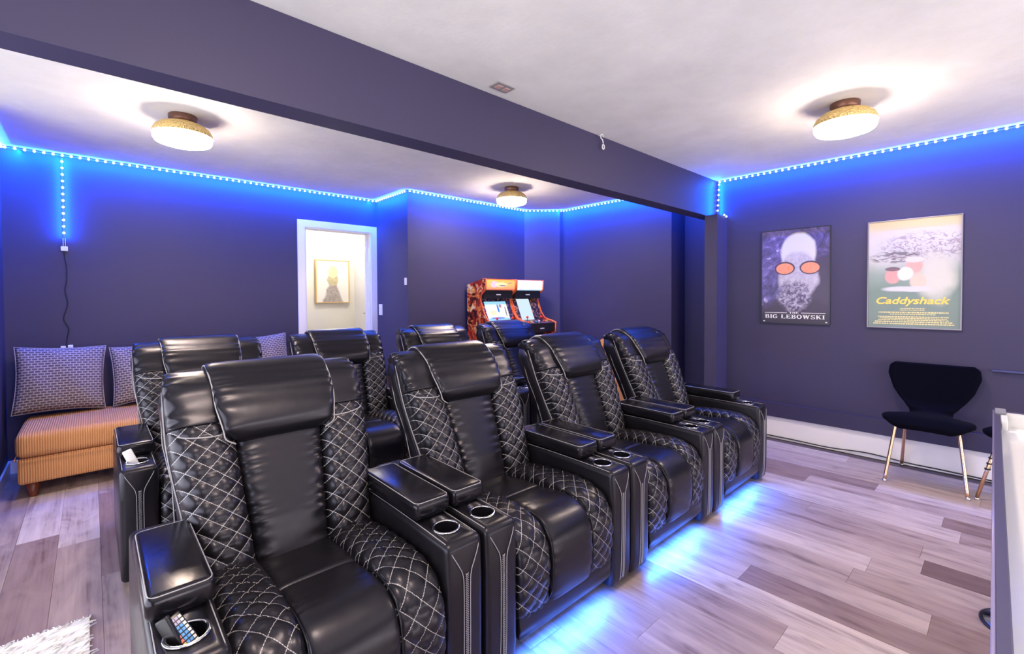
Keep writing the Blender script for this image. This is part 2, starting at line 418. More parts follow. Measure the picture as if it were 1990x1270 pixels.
# floor planks, one by one
LT, ML, MD, MK, DK = (0.52, 0.435, 0.395), (0.41, 0.325, 0.295), (0.34, 0.258, 0.235), (0.26, 0.183, 0.168), (0.175, 0.115, 0.108)
PWD, PLN, PX0 = 0.1635, 1.22, -0.313
FORCE = {0: (3.505, MK, LT), 1: (3.31, MD, LT), 13: (0.568, LT, MD), 14: (0.10, MD, LT), 15: (-0.4, MD, MK), 16: (0.195, MK, ML), 17: (0.481, MD, ML), 19: (0.262, DK, ML), 22: (0.16, MD, LT), 23: (0.24, MK, LT), 25: (0.586, LT, MK), 24: (0.95, ML, MK)}
rp = random.Random(11)
for ci in range(-7, 33):
    xs, x1 = PX0+ci*PWD, PX0+(ci+1)*PWD
    xs, x1 = max(xs, XO), min(x1, XW+0.3)
    if x1-xs < 0.01: continue
    fy, fa, fb = FORCE.get(ci, (None, None, None))
    y = (fy - PLN*5) if fy is not None else YB - rp.uniform(0.0, 1.1)
    while y < YR:
        ya, yb = max(y, YB), min(y+PLN, YR)
        if x1 > XW+0.001: ya = max(ya, 1.97); yb = min(yb, 2.43)
        if x1 < XL-0.15: yb = min(yb, 3.95)
        if yb-ya > 0.03:
            g_ = 0.0004; b_ = 0.0006
            bm = bmesh.new()
            o4 = [(xs+g_, ya+g_), (x1-g_, ya+g_), (x1-g_, yb-g_), (xs+g_, yb-g_)]
            i4 = [(xs+g_+b_, ya+g_+b_), (x1-g_-b_, ya+g_+b_), (x1-g_-b_, yb-g_-b_), (xs+g_+b_, yb-g_-b_)]
            rings = [[bm.verts.new((px, py, z)) for px, py in q] for q, z in ((o4, -0.006), (o4, -0.0006), (i4, 0.0))]
            for A, B in zip(rings, rings[1:]):
                for k in range(4): bm.faces.new((A[k], A[(k+1) % 4], B[(k+1) % 4], B[k]))
            bm.faces.new(rings[2])
            o = frombm('plank', bm, None, fl); o.data.materials.append(M['plank'])
            c = rp.choice([LT, ML, ML, ML, MD, MD, MD, MK]); k = rp.uniform(0.94, 1.06)
            if fy is not None and abs(y+PLN-fy) < 0.01: c = fa; k = 1
            if fy is not None and abs(y-fy) < 0.01: c = fb; k = 1
            o.color = (c[0]*k, c[1]*k, c[2]*k, 1)
        y += PLN

# ------------------------------------------------------------------ recliners
def copy_tree(o, parent=None):
    c = o.copy(); COL.objects.link(c)
    if parent is not None: c.parent = parent
    for ch in [x for x in CH.get(o.name, [])]: 
        cc = copy_tree(ch, c)
    return c
CH = {}
def index_children():
    CH.clear()
    for o in COL.objects:
        if o.parent: CH.setdefault(o.parent.name, []).append(o)

def yspine(z): return 0.52 + (z-0.42)*0.42
def make_recliner():
    root = thing('recliner', 'black quilted leather recliner', 'recliner')
    L_, Q_ = M['leather'], M['quilt']
    # base block, lower flap
    bm = bmesh.new(); bx(bm, (-0.268, 0.05, 0.10), (0.268, 0.66, 0.37), 0.01)
    frombm('seat_base', bm, L_, root)
    puff('footrest_flap', [(0.022, 0.082), (0.014, 0.12), (0.016, 0.165), (0.03, 0.19)], lambda f: (-0.268, 0.268), 0.016, 0.02, L_, root, nr=60, steps=12, e=0.15, wr=0.002, end=(0.012, 0.012))
    # seat centre (rear) and footrest centre (wraps over the front)
    sc = puff('seat_cushion', [(0.56, 0.405), (0.46, 0.405), (0.36, 0.415), (0.265, 0.42)][::-1], lambda f: (-0.125, 0.125), 0.035, 0.05, L_, root, nr=40, steps=24, e=0.4, end=(0.02, 0.02), wr=0.002)
    puff('footrest_cushion', [(0.29, 0.405), (0.20, 0.42), (0.10, 0.425), (0.045, 0.405), (0.018, 0.36), (0.012, 0.29), (0.016, 0.22), (0.028, 0.165)][::-1], lambda f: (-0.118, 0.118), 0.040, 0.04, L_, root, nr=40, steps=60, e=0.32, end=(0.01, 0.025), wr=0.0015)
    for s in (-1, 1):
        puff('seat_bolster', [(0.60, 0.40), (0.48, 0.415), (0.34, 0.43), (0.20, 0.435), (0.10, 0.43), (0.05, 0.405), (0.022, 0.35), (0.014, 0.28), (0.018, 0.20), (0.030, 0.155)][::-1],
             (lambda f, s=s: (s*0.115, s*0.274)), pw([(0, 0.028), (0.3, 0.042), (0.5, 0.052), (1, 0.05)]), 0.05, Q_, root, nr=52, steps=150, quilt=0.0095, e=0.62, end=(0.012, 0.03))
        # seam cord between the centre and the bolster
        pts = catmull([(s*0.119, y, z) for y, z in [(0.29, 0.437), (0.20, 0.455), (0.10, 0.462), (0.02, 0.438), (-0.014, 0.37), (-0.021, 0.29), (-0.018, 0.22), (0.004, 0.168)]], 6)
        tubes('seat_piping', [pts], 0.0024, L_, root, 5)
    # back: shell, centre panel, bolsters, shoulders, headrest
    bm = bmesh.new()
    vs = []
    prof = [(0.10, 0.28), (0.40, 0.285), (0.60, 0.300), (0.80, 0.322), (0.92, 0.330), (0.975, 0.318), (0.99, 0.29)]
    for z, w in prof:
        yf = yspine(z)+0.004; th = 0.13 if z < 0.95 else (0.11 if z < 0.98 else 0.075)
        yo = 0.0 if z < 0.98 else 0.02
        q = [(-w, yf+yo), (w, yf+yo), (w+0.004, yf+0.02+yo), (w+0.004, yf+th-0.03+yo), (w-0.03, yf+th+yo), (-w+0.03, yf+th+yo), (-w-0.004, yf+th-0.03+yo), (-w-0.004, yf+0.02+yo)]
        vs.append([bm.verts.new((a_, b_, z)) for a_, b_ in q])
    for A, B in zip(vs, vs[1:]):
        for k in range(8): bm.faces.new((A[k], A[(k+1) % 8], B[(k+1) % 8], B[k]))
    bm.faces.new(vs[0][::-1]); bm.faces.new(vs[-1])
    bmesh.ops.recalc_face_normals(bm, faces=bm.faces)
    frombm('back_shell', bm, L_, root, True)
    sp = lambda zs, o=0.0: [(yspine(z)+o, z) for z in zs]
    puff('back_panel', sp([0.40, 0.50, 0.60, 0.70, 0.82, 0.88]), pw2([(0, 0.118), (1, 0.150)]), pw([(0, 0.040), (0.3, 0.058), (0.8, 0.055), (1, 0.04)]), 0.03, L_, root, nr=48, steps=70, e=0.55, wr=0.006, end=(0.02, 0.02))
    for s in (-1, 1):
        ed = lambda f, s=s: (s*lerp(0.112, 0.145, f), s*lerp(0.274, 0.325, smoothstep(0, 1, f)))
        puff('back_bolster', sp([0.385, 0.50, 0.62, 0.75, 0.855]), ed, pw([(0, 0.060), (0.35, 0.078), (0.75, 0.082), (1, 0.072)]), 0.02, Q_, root, nr=56, steps=130, quilt=0.011, e=0.66, end=(0.02, 0.012))
        ed2 = pw([(0, 0.325), (0.5, 0.330), (1, 0.318)])
        puff('shoulder_pad', [(yspine(0.845), 0.845), (yspine(0.90)-0.002, 0.90), (yspine(0.95)-0.0, 0.955), (yspine(0.99)+0.02, 0.992), (yspine(1.0)+0.055, 1.002), (yspine(1.0)+0.10, 0.985)], (lambda f, s=s: (s*0.150, s*ed2(f))),
             pw([(0, 0.068), (0.4, 0.050), (0.75, 0.028), (1, 0.02)]), 0.03, L_, root, nr=44, steps=60, e=0.6, wr=0.007, end=(0.01, 0.02))
        # pale seams: across the bolster top and down the outer edge
        zz = [0.40, 0.5, 0.6, 0.7, 0.8, 0.87, 0.93, 0.975]
        tubes('back_piping', [catmull([(s*(lerp(0.276, 0.327, smoothstep(0.4, 0.86, z))+0.002), yspine(z)+0.002, z) for z in zz], 4)], 0.0026, M['stitch'], root, 5)
        tubes('cross_seam', [catmull([(s*0.323, yspine(0.853)-0.025, 0.853), (s*0.30, yspine(0.853)-0.065, 0.846), (s*0.27, yspine(0.852)-0.084, 0.842), (s*0.235, yspine(0.852)-0.091, 0.838), (s*0.20, yspine(0.85)-0.088, 0.836), (s*0.168, yspine(0.85)-0.072, 0.836), (s*0.15, yspine(0.85)-0.03, 0.838)], 5)], 0.0024, M['stitch'], root, 5)
        tubes('shell_piping', [[(s*0.3345*(0.9 if z < 0.5 else (0.93 if z < 0.7 else 0.985)), yspine(z)+0.075, z) for z in (0.45, 0.55, 0.68, 0.80, 0.90)]], 0.0018, M['stitch'], root, 4)
    hpath = [(yspine(0.79)-0.030, 0.79), (yspine(0.82)-0.034, 0.82), (yspine(0.88)-0.030, 0.885), (yspine(0.95)-0.016, 0.95), (yspine(1.0)+0.004, 0.996), (yspine(1.02)+0.040, 1.014), (yspine(1.0)+0.100, 0.998), (yspine(1.0)+0.125, 0.96)]
    hwf = pw([(0, 0.150), (0.12, 0.183), (0.35, 0.200), (0.75, 0.205), (1, 0.19)])
    hff = pw([(0, 0.058), (0.15, 0.076), (0.4, 0.066), (0.6, 0.046), (1, 0.03)])
    hd = puff('headrest', hpath, lambda t: (-hwf(t), hwf(t)), hff, 0.06, L_, root, nr=60, steps=60, e=0.20, dome=1.3, end=(0.03, 0.02), wr=0.003)
    hp_ = catmull([(0, y, z) for y, z in hpath], 6)
    for s in (-1, 1):
        pp = []
        for k, p in enumerate(hp_):
            f = k/(len(hp_)-1)
            if f > 0.86: continue
            d = (hp_[min(k+2, len(hp_)-1)]-hp_[max(k-2, 0)]).normalized(); nrm = Vector((0, -d.z, d.y))
            pp.append(Vector((s*(hwf(f)*0.985), p.y, p.z)) + nrm*hff(f)*0.72)
        tubes('headrest_piping', [pp], 0.0026, M['stitch'], hd, 5)
    # arms, each with pad, cup ring, piping and braided trim
    bm = bmesh.new()
    prism(bm, [(0.006, 0.022), (-0.004, 0.10), (-0.006, 0.40), (0.0, 0.53), (0.40, 0.538), (0.80, 0.53), (0.84, 0.30), (0.80, 0.022)], -0.070, 0.070)
    bmesh.ops.bevel(bm, geom=list(bm.edges), offset=0.022, segments=4, profile=0.5, affect='EDGES')
    tmp = frombm('arm_tmp', bm, L_, None, True)
    bm = bmesh.new(); bmesh.ops.create_cone(bm, cap_ends=True, segments=40, radius1=0.039, radius2=0.039, depth=0.16, matrix=Matrix.Translation((0, 0.105, 0.54)))
    cut = frombm('cut_tmp', bm, M['well'])
    md = tmp.modifiers.new('b', 'BOOLEAN'); md.operation = 'DIFFERENCE'; md.object = cut; md.solver = 'EXACT'
    bpy.context.view_layer.update()
    me = bpy.data.meshes.new_from_object(tmp.evaluated_get(bpy.context.evaluated_depsgraph_get()))
    me.name = 'armrest'
    bpy.data.objects.remove(tmp); bpy.data.objects.remove(cut)
    shared = {}
    for s in (-1, 1):
        a = link('armrest', me, None, root, (s*0.349, 0, 0))
        bm = bmesh.new(); nR, nr_ = 40, 8
        for name in ():
            pass
        if 'ring' not in shared:
            bm2 = bmesh.new(); rg = []
            for i in range(nR):
                t = 2*PI*i/nR; rr_ = []
                for k in range(nr_):
                    q = 2*PI*k/nr_; R_ = 0.0425+0.0048*math.cos(q)
                    rr_.append(bm2.verts.new((R_*math.cos(t), R_*math.sin(t), 0.0032*math.sin(q))))
                rg.append(rr_)
            for i in range(nR):
                for k in range(nr_): bm2.faces.new((rg[i][k], rg[(i+1) % nR][k], rg[(i+1) % nR][(k+1) % nr_], rg[i][(k+1) % nr_]))
            o = frombm('cup_ring', bm2, M['chrome'], a, True); shared['ring'] = o.data
        else: o = link('cup_ring', shared['ring'], None, a)
        o.location = (0, 0.105, 0.5335); o.rotation_euler = (math.radians(1.1), 0, 0)
        if 'pad' not in shared:
            bm3 = bmesh.new(); bx(bm3, (-0.070, 0.0, 0.0), (0.070, 0.41, 0.062), 0.019, 4)
            for v in bm3.verts:
                k = 1-(v.co.x/0.075)**2; 
                if v.co.z > 0.04: v.co.z += 0.006*k*math.sin(PI*min(1, max(0, v.co.y/0.41)))
                v.co.x *= 1.0+0.03*math.sin(PI*v.co.y/0.41)
            o = frombm('arm_pad', bm3, M['smooth'], a, True); shared['pad'] = o.data
            hx, R_ = 0.064, 0.02; rim = []
            for cx_, cy_, a0 in ((hx-R_, R_+0.006, -90), (hx-R_, 0.404-R_, 0), (-hx+R_, 0.404-R_, 90), (-hx+R_, R_+0.006, 180)):
                for j in range(5):
                    t = math.radians(a0+90*j/4); rim.append((cx_+R_*math.cos(t), cy_+R_*math.sin(t), 0.0585))
            o2 = tubes('pad_piping', [rim], 0.0015, M['stitch'], o, 5, closed=True); shared['padp'] = o2.data
        else:
            o = link('arm_pad', shared['pad'], None, a); o2 = link('pad_piping', shared['padp'], None, o)
        o.location = (0, 0.175, 0.541); o.rotation_euler = (math.radians(0.5), 0, 0)
        if 'pipe' not in shared:
            paths = []
            for q in (-1, 1):
                paths.append(catmull([(q*0.058, 0.60, 0.5335), (q*0.058, 0.30, 0.534), (q*0.058, 0.06, 0.529), (q*0.057, 0.018, 0.524), (q*0.050, -0.001, 0.500), (q*0.030, -0.0075, 0.462), (q*0.016, -0.0085, 0.43), (q*0.0125, -0.009, 0.38), (q*0.0125, -0.0075, 0.20), (q*0.0125, -0.003, 0.075), (q*0.0125, 0.006, 0.04)], 6))
            o3 = tubes('arm_piping', paths, 0.0014, M['stitch'], a, 5); shared['pipe'] = o3.data
            zig = []
            nz_ = 52
            for q in (-1, 1):
                zig.append([(q*(0.0055 if k % 2 else -0.0055), -0.0085+(0.006 if k == nz_ else 0)+max(0, (k-46)*0.0009), 0.43-0.375*k/nz_) for k in range(nz_+1)])
            o4 = tubes('braid_trim', zig, 0.0014, M['stitch'], a, 4); shared['zig'] = o4.data
        else:
            link('arm_piping', shared['pipe'], None, a); link('braid_trim', shared['zig'], None, a)
        bm.free()
    # tape of blue leds under the front edge
    lt = box('led_underglow', (-0.25, 0.036, 0.079), (0.25, 0.048, 0.084), M['ledblue'], root)
    return root
def pw2(pts):
    f = pw(pts); return lambda t: (-f(t), f(t))
rec = make_recliner()
index_children()
FRONT_L = ['front-row black quilted recliner at the left end, remotes in its left cup holder',
           'front-row black quilted recliner second from the left, beside the one with the remotes',
           'front-row black quilted recliner third from the left, second from the poster wall',
           'front-row black quilted recliner at the right end, nearest the poster wall']
BACK_L = ['back-row black quilted recliner at the left end, white remote in its cup holder',
          'back-row black quilted recliner second from the left, in front of the doorway',
          'back-row black quilted recliner third from the left, behind the front-row second recliner',
          'back-row black quilted recliner at the right end, in front of the arcade cabinets']
first = True
for row, (y, labs) in enumerate(((1.137, FRONT_L), (2.625, BACK_L))):
    for k in range(4):
        o = rec if first else copy_tree(rec)
        first = False
        o.location = (0.495+0.85*k, y, 0.0); o['label'] = labs[k]
        o['group'] = 'front row of recliners' if row == 0 else 'back row of recliners'
        if row == 0:
            area('underglow_light', (0.495+0.85*k, y+0.025, 0.074), (0, -0.9, -0.75), 0.50, 0.015, 6.0, (0.02, 0.15, 1.0), 170)

# ------------------------------------------------------------------ LED tape
def led_run(name, label, pts, normals, z_or=None):
    t = thing(name, label, 'led strip', pts[0])
    base = Vector(pts[0])
    bmt = bmesh.new(); dio = []
    for (a, b), nn in zip(zip(pts, pts[1:]), normals):
        a, b, nn = Vector(a)-base, Vector(b)-base, Vector(nn).normalized(); d = (b-a).normalized(); L = (b-a).length
        c = nn.cross(d); w = 0.005
        q = [a+c*w+nn*0.0008, b+c*w+nn*0.0008, b-c*w+nn*0.0008, a-c*w+nn*0.0008]
        q2 = [p+nn*0.0025 for p in q]
        A = [bmt.verts.new(p) for p in q]; B = [bmt.verts.new(p) for p in q2]
        bmt.faces.new(B)
        for i in range(4): bmt.faces.new((A[i], A[(i+1) % 4], B[(i+1) % 4], B[i]))
        k = 0.025
        while k < L: dio.append((a+d*k+nn*0.006, nn)); k += 0.05
    bmesh.ops.recalc_face_normals(bmt, faces=bmt.faces)
    frombm('tape', bmt, M['tape'], t)
    global DIO
    for p, nn in dio:
        o = link('diode', DIO, None, t, p)
    return t
bm = bmesh.new(); bmesh.ops.create_icosphere(bm, subdivisions=2, radius=0.0085)
DIO = bpy.data.meshes.new('diode'); bm.to_mesh(DIO); bm.free(); DIO.materials.append(M['diode'])
for p in DIO.polygons: p.use_smooth = True
zt = CEIL-0.013
a45 = Vector((-0.677, -0.736, 0))
led_run('led_strip', 'lit led strip along the ceiling line of the rear wall and round to the beam',
        [(XL, 3.95, zt), (XL, YR, zt), (2.445, YR, zt), (2.445, 4.26, zt), (4.143, 4.26, zt), (4.48, 3.95, zt), (XW, 3.95, zt), (XW, 2.09, zt)],
        [(1, 0, 0), (0, -1, 0), (-1, 0, 0), (0, -1, 0), a45, (0, -1, 0), (-1, 0, 0)])
t = led_run('led_strip', 'short lit led strip hanging down the rear wall above the pillows', [(-0.148, YR, 2.375), (-0.146, YR, 1.76)], [(0, -1, 0)])
tubes('lead_wire', [[(-0.004, -0.004, -0.615), (-0.004, -0.004, -0.69)], [(0.008, -0.004, -0.615), (0.008, -0.004, -0.69)]], 0.002, M['plastic'], t, 4)
box('connector', (-0.018, -0.016, -0.715), (0.022, -0.001, -0.68), M['plastic'], t, 0.002)
tubes('power_cord', [catmull([(0.0, -0.006, -0.71), (0.004, -0.006, -0.78), (0.012, -0.008, -0.84), (0.010, -0.006, -0.95), (0.0, -0.006, -1.02), (0.014, -0.010, -1.12), (-0.004, -0.008, -1.2), (-0.01, -0.008, -1.25), (0.016, -0.008, -1.32), (0.004, -0.006, -1.40), (0.0, -0.006, -1.475)], 6)], 0.0035, M['cable'], t, 5)
led_run('led_strip', 'lit led strip along the top of the poster wall down to the beam',
        [(XW, YB+0.1, zt), (XW, 1.93, zt), (XW, 1.945, 2.07), ], [(-1, 0, 0), (-1, -0.1, 0)])
t2 = led_run('led_strip', 'tiny lit led strip end tucked under the right end of the beam', [(4.42, 1.85, 2.062), (4.53, 1.85, 2.040)], [(0, -1, 0)])

# ------------------------------------------------------------------ ceiling lamps
def make_lamp():
    t = thing('ceiling_lamp', 'x', 'ceiling lamp')
    lathe('canopy', [(0.0, 0.0), (0.072, 0.0), (0.075, -0.006), (0.072, -0.046), (0.05, -0.052), (0.0, -0.052)], M['copper'], t)
    prof = [(0.062, -0.045), (0.09, -0.050), (0.120, -0.062), (0.142, -0.082), (0.154, -0.105), (0.158, -0.125), (0.154, -0.125), (0.150, -0.106), (0.138, -0.085), (0.117, -0.066), (0.088, -0.054), (0.06, -0.049)]
    lathe('shade', prof + [prof[0]], M['gold'], t, 48, cap=False)
    lathe('diffuser', [(0.0, -0.10), (0.09, -0.105), (0.144, -0.115), (0.151, -0.122), (0.152, -0.150), (0.142, -0.166), (0.105, -0.178), (0.05, -0.184), (0.0, -0.185)], M['bulb'], t, 40)
    return t
lp = make_lamp(); index_children()
LL = ['gold-shaded flush ceiling lamp above the back row, left of the doorway', 'gold-shaded flush ceiling lamp, the small far one above the arcade cabinets side',
      'gold-shaded flush ceiling lamp in front of the beam, above the posters side', 'gold-shaded flush ceiling lamp above the camera end of the front row']
for i, (x, y) in enumerate(LAMPS):
    o = lp if i == 0 else copy_tree(lp)
    o.location = (x, y, CEIL); tag(o, LL[i], 'ceiling lamp', 'gold ceiling lamps')

# ceiling plate and hook
t = thing('ceiling_plate', 'small grey rectangular cover plate on the ceiling beside the beam', 'plate', (1.641, 1.852, CEIL), math.radians(0))
box('frame', (-0.058, -0.04, -0.006), (0.058, 0.04, -0.0002), mat('grey_plate', (0.30, 0.29, 0.30), 0.5), t, 0.002)
for s in (-1, 1): box('socket', (s*0.025-0.018, -0.02, -0.010), (s*0.025+0.018, 0.02, -0.006), mat('pinkish_plastic', (0.55, 0.36, 0.34), 0.5), t, 0.002)
t = thing('hook', 'white metal hook and eye hanging at the top of the beam', 'hook', (2.626, 1.925, CEIL))
tubes('hook_ring', [[(0.014*math.cos(a_), 0, -0.018+0.016*math.sin(a_)) for a_ in [2*PI*k/16 for k in range(14)]]+[(0.010, 0, -0.045), (0.016, 0, -0.06)]], 0.004, M['plastic'], t, 6)
tubes('eye', [[(0.012*math.cos(a_)+0.016, 0, -0.083+0.016*math.sin(a_)) for a_ in [2*PI*k/16 for k in range(16)]]], 0.0045, M['plastic'], t, 6, closed=True)
box('bracket', (-0.004, -0.004, -0.006), (0.004, 0.028, -0.0002), M['plastic'], t)
# wall switches and outlets
def plate(name, label, cat, loc, axis, w, h, group=None):
    t = thing(name, label, cat, loc)
    if axis == 'Y': box('cover', (-w/2, -0.008, -h/2), (w/2, -0.0004, h/2), M['plastic'], t, 0.002); box('rocker', (-w/5, -0.012, -h/4), (w/5, -0.008, h/4), M['plastic'], t, 0.001)
    else: box('cover', (-0.008, -w/2, -h/2), (-0.0004, w/2, h/2), M['plastic'], t, 0.002); box('rocker', (-0.012, -w/5, -h/4), (-0.008, w/5, h/4), M['plastic'], t, 0.001)
    return t
plate('light_switch', 'white light switch on the dark wall just right of the doorway', 'switch', (2.445, 4.875, 1.15), 'X', 0.08, 0.125)
plate('thermostat', 'small white thermostat at the outer wall corner, higher than the switch', 'thermostat', (2.445, 4.305, 1.457), 'X', 0.045, 0.075)
plate('power_outlet', 'white power adapter on the rear wall behind the patterned pillows, left one', 'outlet', (-0.165, YR, 0.905), 'Y', 0.03, 0.035)
plate('power_outlet', 'white power adapter on the rear wall behind the patterned pillows, right one', 'outlet', (-0.125, YR, 0.91), 'Y', 0.03, 0.035)

# ------------------------------------------------------------------ orange corduroy daybed and pillows
t = thing('daybed', 'orange corduroy daybed with patterned pillows, along the rear wall', 'sofa', (0.56, 4.58, 0))
t_loc = Vector((0.56, 4.58, 0))
bm = bmesh.new(); bx(bm, (-0.925, -0.325, 0.095), (0.925, 0.34, 0.262), 0.02, 3); frombm('base', bm, M['cord'], t, True)
bm = bmesh.new(); bx(bm, (-0.935, -0.335, 0.262), (0.935, 0.345, 0.425), 0.045, 5)
for v in bm.verts:
    if v.co.z > 0.38: v.co.z += 0.03*(1-(v.co.x/0.94)**4)*(1-(v.co.y/0.35)**2)
frombm('seat_cushion', bm, M['cord'], t, True)
tubes('seam', [[(-0.932, -0.338, 0.262), (0.932, -0.338, 0.262)], [(-0.937, -0.335, 0.262), (-0.937, 0.34, 0.262)]], 0.004, M['cord'], t, 5)
for x in (-0.86, 0.86):
    for y in (-0.27, 0.27):
        o = lathe('leg', [(0.0, 0.0), (0.018, 0.0), (0.020, 0.01), (0.038, 0.10), (0.0, 0.10)], M['wood'], t, 16, (x, y, 0))
def pillow(w, h, th, label, loc, rx, ry, rz):
    t = thing('pillow', label, 'pillow', loc, 0, 'patterned pillows on the daybed')
    t.rotation_euler = (rx, ry, rz)
    bm = bmesh.new(); uvl = bm.loops.layers.uv.new('UVMap'); n = 26; F, B = {}, {}
    for i in range(n+1):
        for j in range(n+1):
            u, v = i/n*2-1, j/n*2-1
            px = u*(1-0.07*(1-v*v)*abs(u)**3); pz = v*(1-0.07*(1-u*u)*abs(v)**3)
            d = (max(0, 1-u**2)*max(0, 1-v**2))**0.42
            d = d*th/2*(1+0.05*math.sin(7*u+3*v))
            F[i, j] = bm.verts.new((px*w/2, -d, pz*h/2+h/2))
            B[i, j] = F[i, j] if i in (0, n) or j in (0, n) else bm.verts.new((px*w/2, d, pz*h/2+h/2))
    for i in range(n):
        for j in range(n):
            for D, rev in ((F, False), (B, True)):
                ks = [(i, j), (i+1, j), (i+1, j+1), (i, j+1)]
                if rev: ks = ks[::-1]
                f = bm.faces.new([D[k] for k in ks])
                for lp_, k in zip(f.loops, ks): lp_[uvl].uv = (k[0]/n*w, k[1]/n*h)
    frombm('cover', bm, M['pillow'], t, True)
    q = [(-1, -1), (1, -1), (1, 1), (-1, 1)]
    path = []
    for (a0, b0), (a1, b1) in zip(q, q[1:]+q[:1]):
        for k in range(8):
            u, v = a0+(a1-a0)*k/8, b0+(b1-b0)*k/8
            path.append((u*(1-0.07*(1-v*v)*abs(u)**3)*w/2, 0, v*(1-0.07*(1-u*u)*abs(v)**3)*h/2+h/2))
    tubes('edge_cord', [path], 0.004, M['pillow'], t, 5, closed=True)
pillow(0.50, 0.49, 0.17, 'large grey-brown patterned pillow at the left end of the orange daybed', (-0.18, 4.765, 0.452), math.radians(-14), math.radians(3), math.radians(6))
pillow(0.46, 0.47, 0.16, 'patterned pillow half behind the large pillow, next to the back-row recliner', (0.345, 4.765, 0.452), math.radians(-14), math.radians(-3), math.radians(-4))
pillow(0.50, 0.49, 0.16, 'patterned pillow at the right end of the daybed, seen between two recliners', (1.20, 4.77, 0.452), math.radians(-13), math.radians(-3), math.radians(2))

# orange chair in the far corner
t = thing('side_chair', 'low orange corduroy armchair against the wall behind the last recliner', 'chair', (4.22, 3.07, 0))
box('seat', (-0.27, -0.27, 0.12), (0.20, 0.24, 0.42), M['cord'], t, 0.03, 3)
bm = bmesh.new(); prism(bm, [(-0.26, 0.40), (-0.26, 0.74), (-0.20, 0.80), (0.12, 0.80), (0.19, 0.69), (0.17, 0.55), (0.14, 0.40)], 0.10, 0.24)
bmesh.ops.bevel(bm, geom=list(bm.edges), offset=0.012, segments=2, affect='EDGES'); frombm('backrest', bm, M['cord'], t)
for x in (-0.22, 0.15):
    for y in (-0.22, 0.19): lathe('leg', [(0, 0), (0.015, 0), (0.025, 0.12), (0, 0.12)], M['wood'], t, 12, (x, y, 0))

# ------------------------------------------------------------------ hallway picture
t = thing('framed_picture', 'gold framed portrait canvas on the white hallway wall beyond the doorway', 'picture', (2.435, 6.3, 1.51))
gf = mat('pale_gold_frame', (0.75, 0.52, 0.22), 0.4, 0.5)
bm = bmesh.new(); w_, h_ = 0.228, 0.292
for a_, b_ in (((-w_, -0.05, -h_), (-w_+0.012, -0.001, h_)), ((w_-0.012, -0.05, -h_), (w_, -0.001, h_)), ((-w_+0.012, -0.05, h_-0.012), (w_-0.012, -0.001, h_)), ((-w_+0.012, -0.05, -h_), (w_-0.012, -0.001, -h_+0.012))): bx(bm, a_, b_)
frombm('frame', bm, gf, t)
pm = mat('pale_print', (0.8, 0.8, 0.78), 0.6); n = N(pm)
xyz = n.sep(n.coord('Object')); X, Z = xyz[0], xyz[2]
def ell(n, X, Z, cx, cz, rx, rz, soft=0.15, dist=None):
    dx = n.math('DIVIDE', n.math('SUBTRACT', X, cx), rx); dz = n.math('DIVIDE', n.math('SUBTRACT', Z, cz), rz)
    d = n.math('ADD', n.math('MULTIPLY', dx, dx), n.math('MULTIPLY', dz, dz))
    if dist is not None: d = n.math('ADD', d, dist)
    mr = n.node('ShaderNodeMapRange', interpolation_type='SMOOTHSTEP'); n.link(d, mr.inputs[0])
    mr.inputs[1].default_value = 1+soft; mr.inputs[2].default_value = 1-soft; mr.inputs[3].default_value = 0; mr.inputs[4].default_value = 1
    return mr.outputs[0]
nz = n.math('MULTIPLY', n.math('SUBTRACT', n.noise(18, 4, vec=n.coord('Object')), 0.5), 0.9)
nz2 = n.noise(30, 4, vec=n.coord('Object'))
# soft grey robe shape widening downward, gold disc above
rob = n.math('SUBTRACT', n.math('ABSOLUTE', X), n.math('MULTIPLY', n.math('SUBTRACT', 0.10, Z), 0.36))
rm = n.node('ShaderNodeMapRange', interpolation_type='SMOOTHSTEP'); n.link(n.math('ADD', rob, n.math('MULTIPLY', nz, 0.06)), rm.inputs[0])
rm.inputs[1].default_value = 0.02; rm.inputs[2].default_value = -0.02
c = n.mix(n.math('MULTIPLY', rm.outputs[0], n.math('GREATER_THAN', 0.07, Z)), (0.82, 0.81, 0.80), n.mix(nz2, (0.16, 0.13, 0.14), (0.62, 0.55, 0.52)))
c = n.mix(ell(n, X, Z, 0.0, 0.02, 0.075, 0.075, 0.2, nz), c, n.mix(nz2, (0.30, 0.26, 0.16), (0.75, 0.66, 0.42)))
c = n.mix(ell(n, X, Z, 0.0, 0.13, 0.062, 0.085, 0.1), c, (0.86, 0.74, 0.42))
n.link(c, n.b.inputs['Base Color'])
box('print', (-w_+0.012, -0.042, -h_+0.012), (w_-0.012, -0.03, h_-0.012), pm, t)

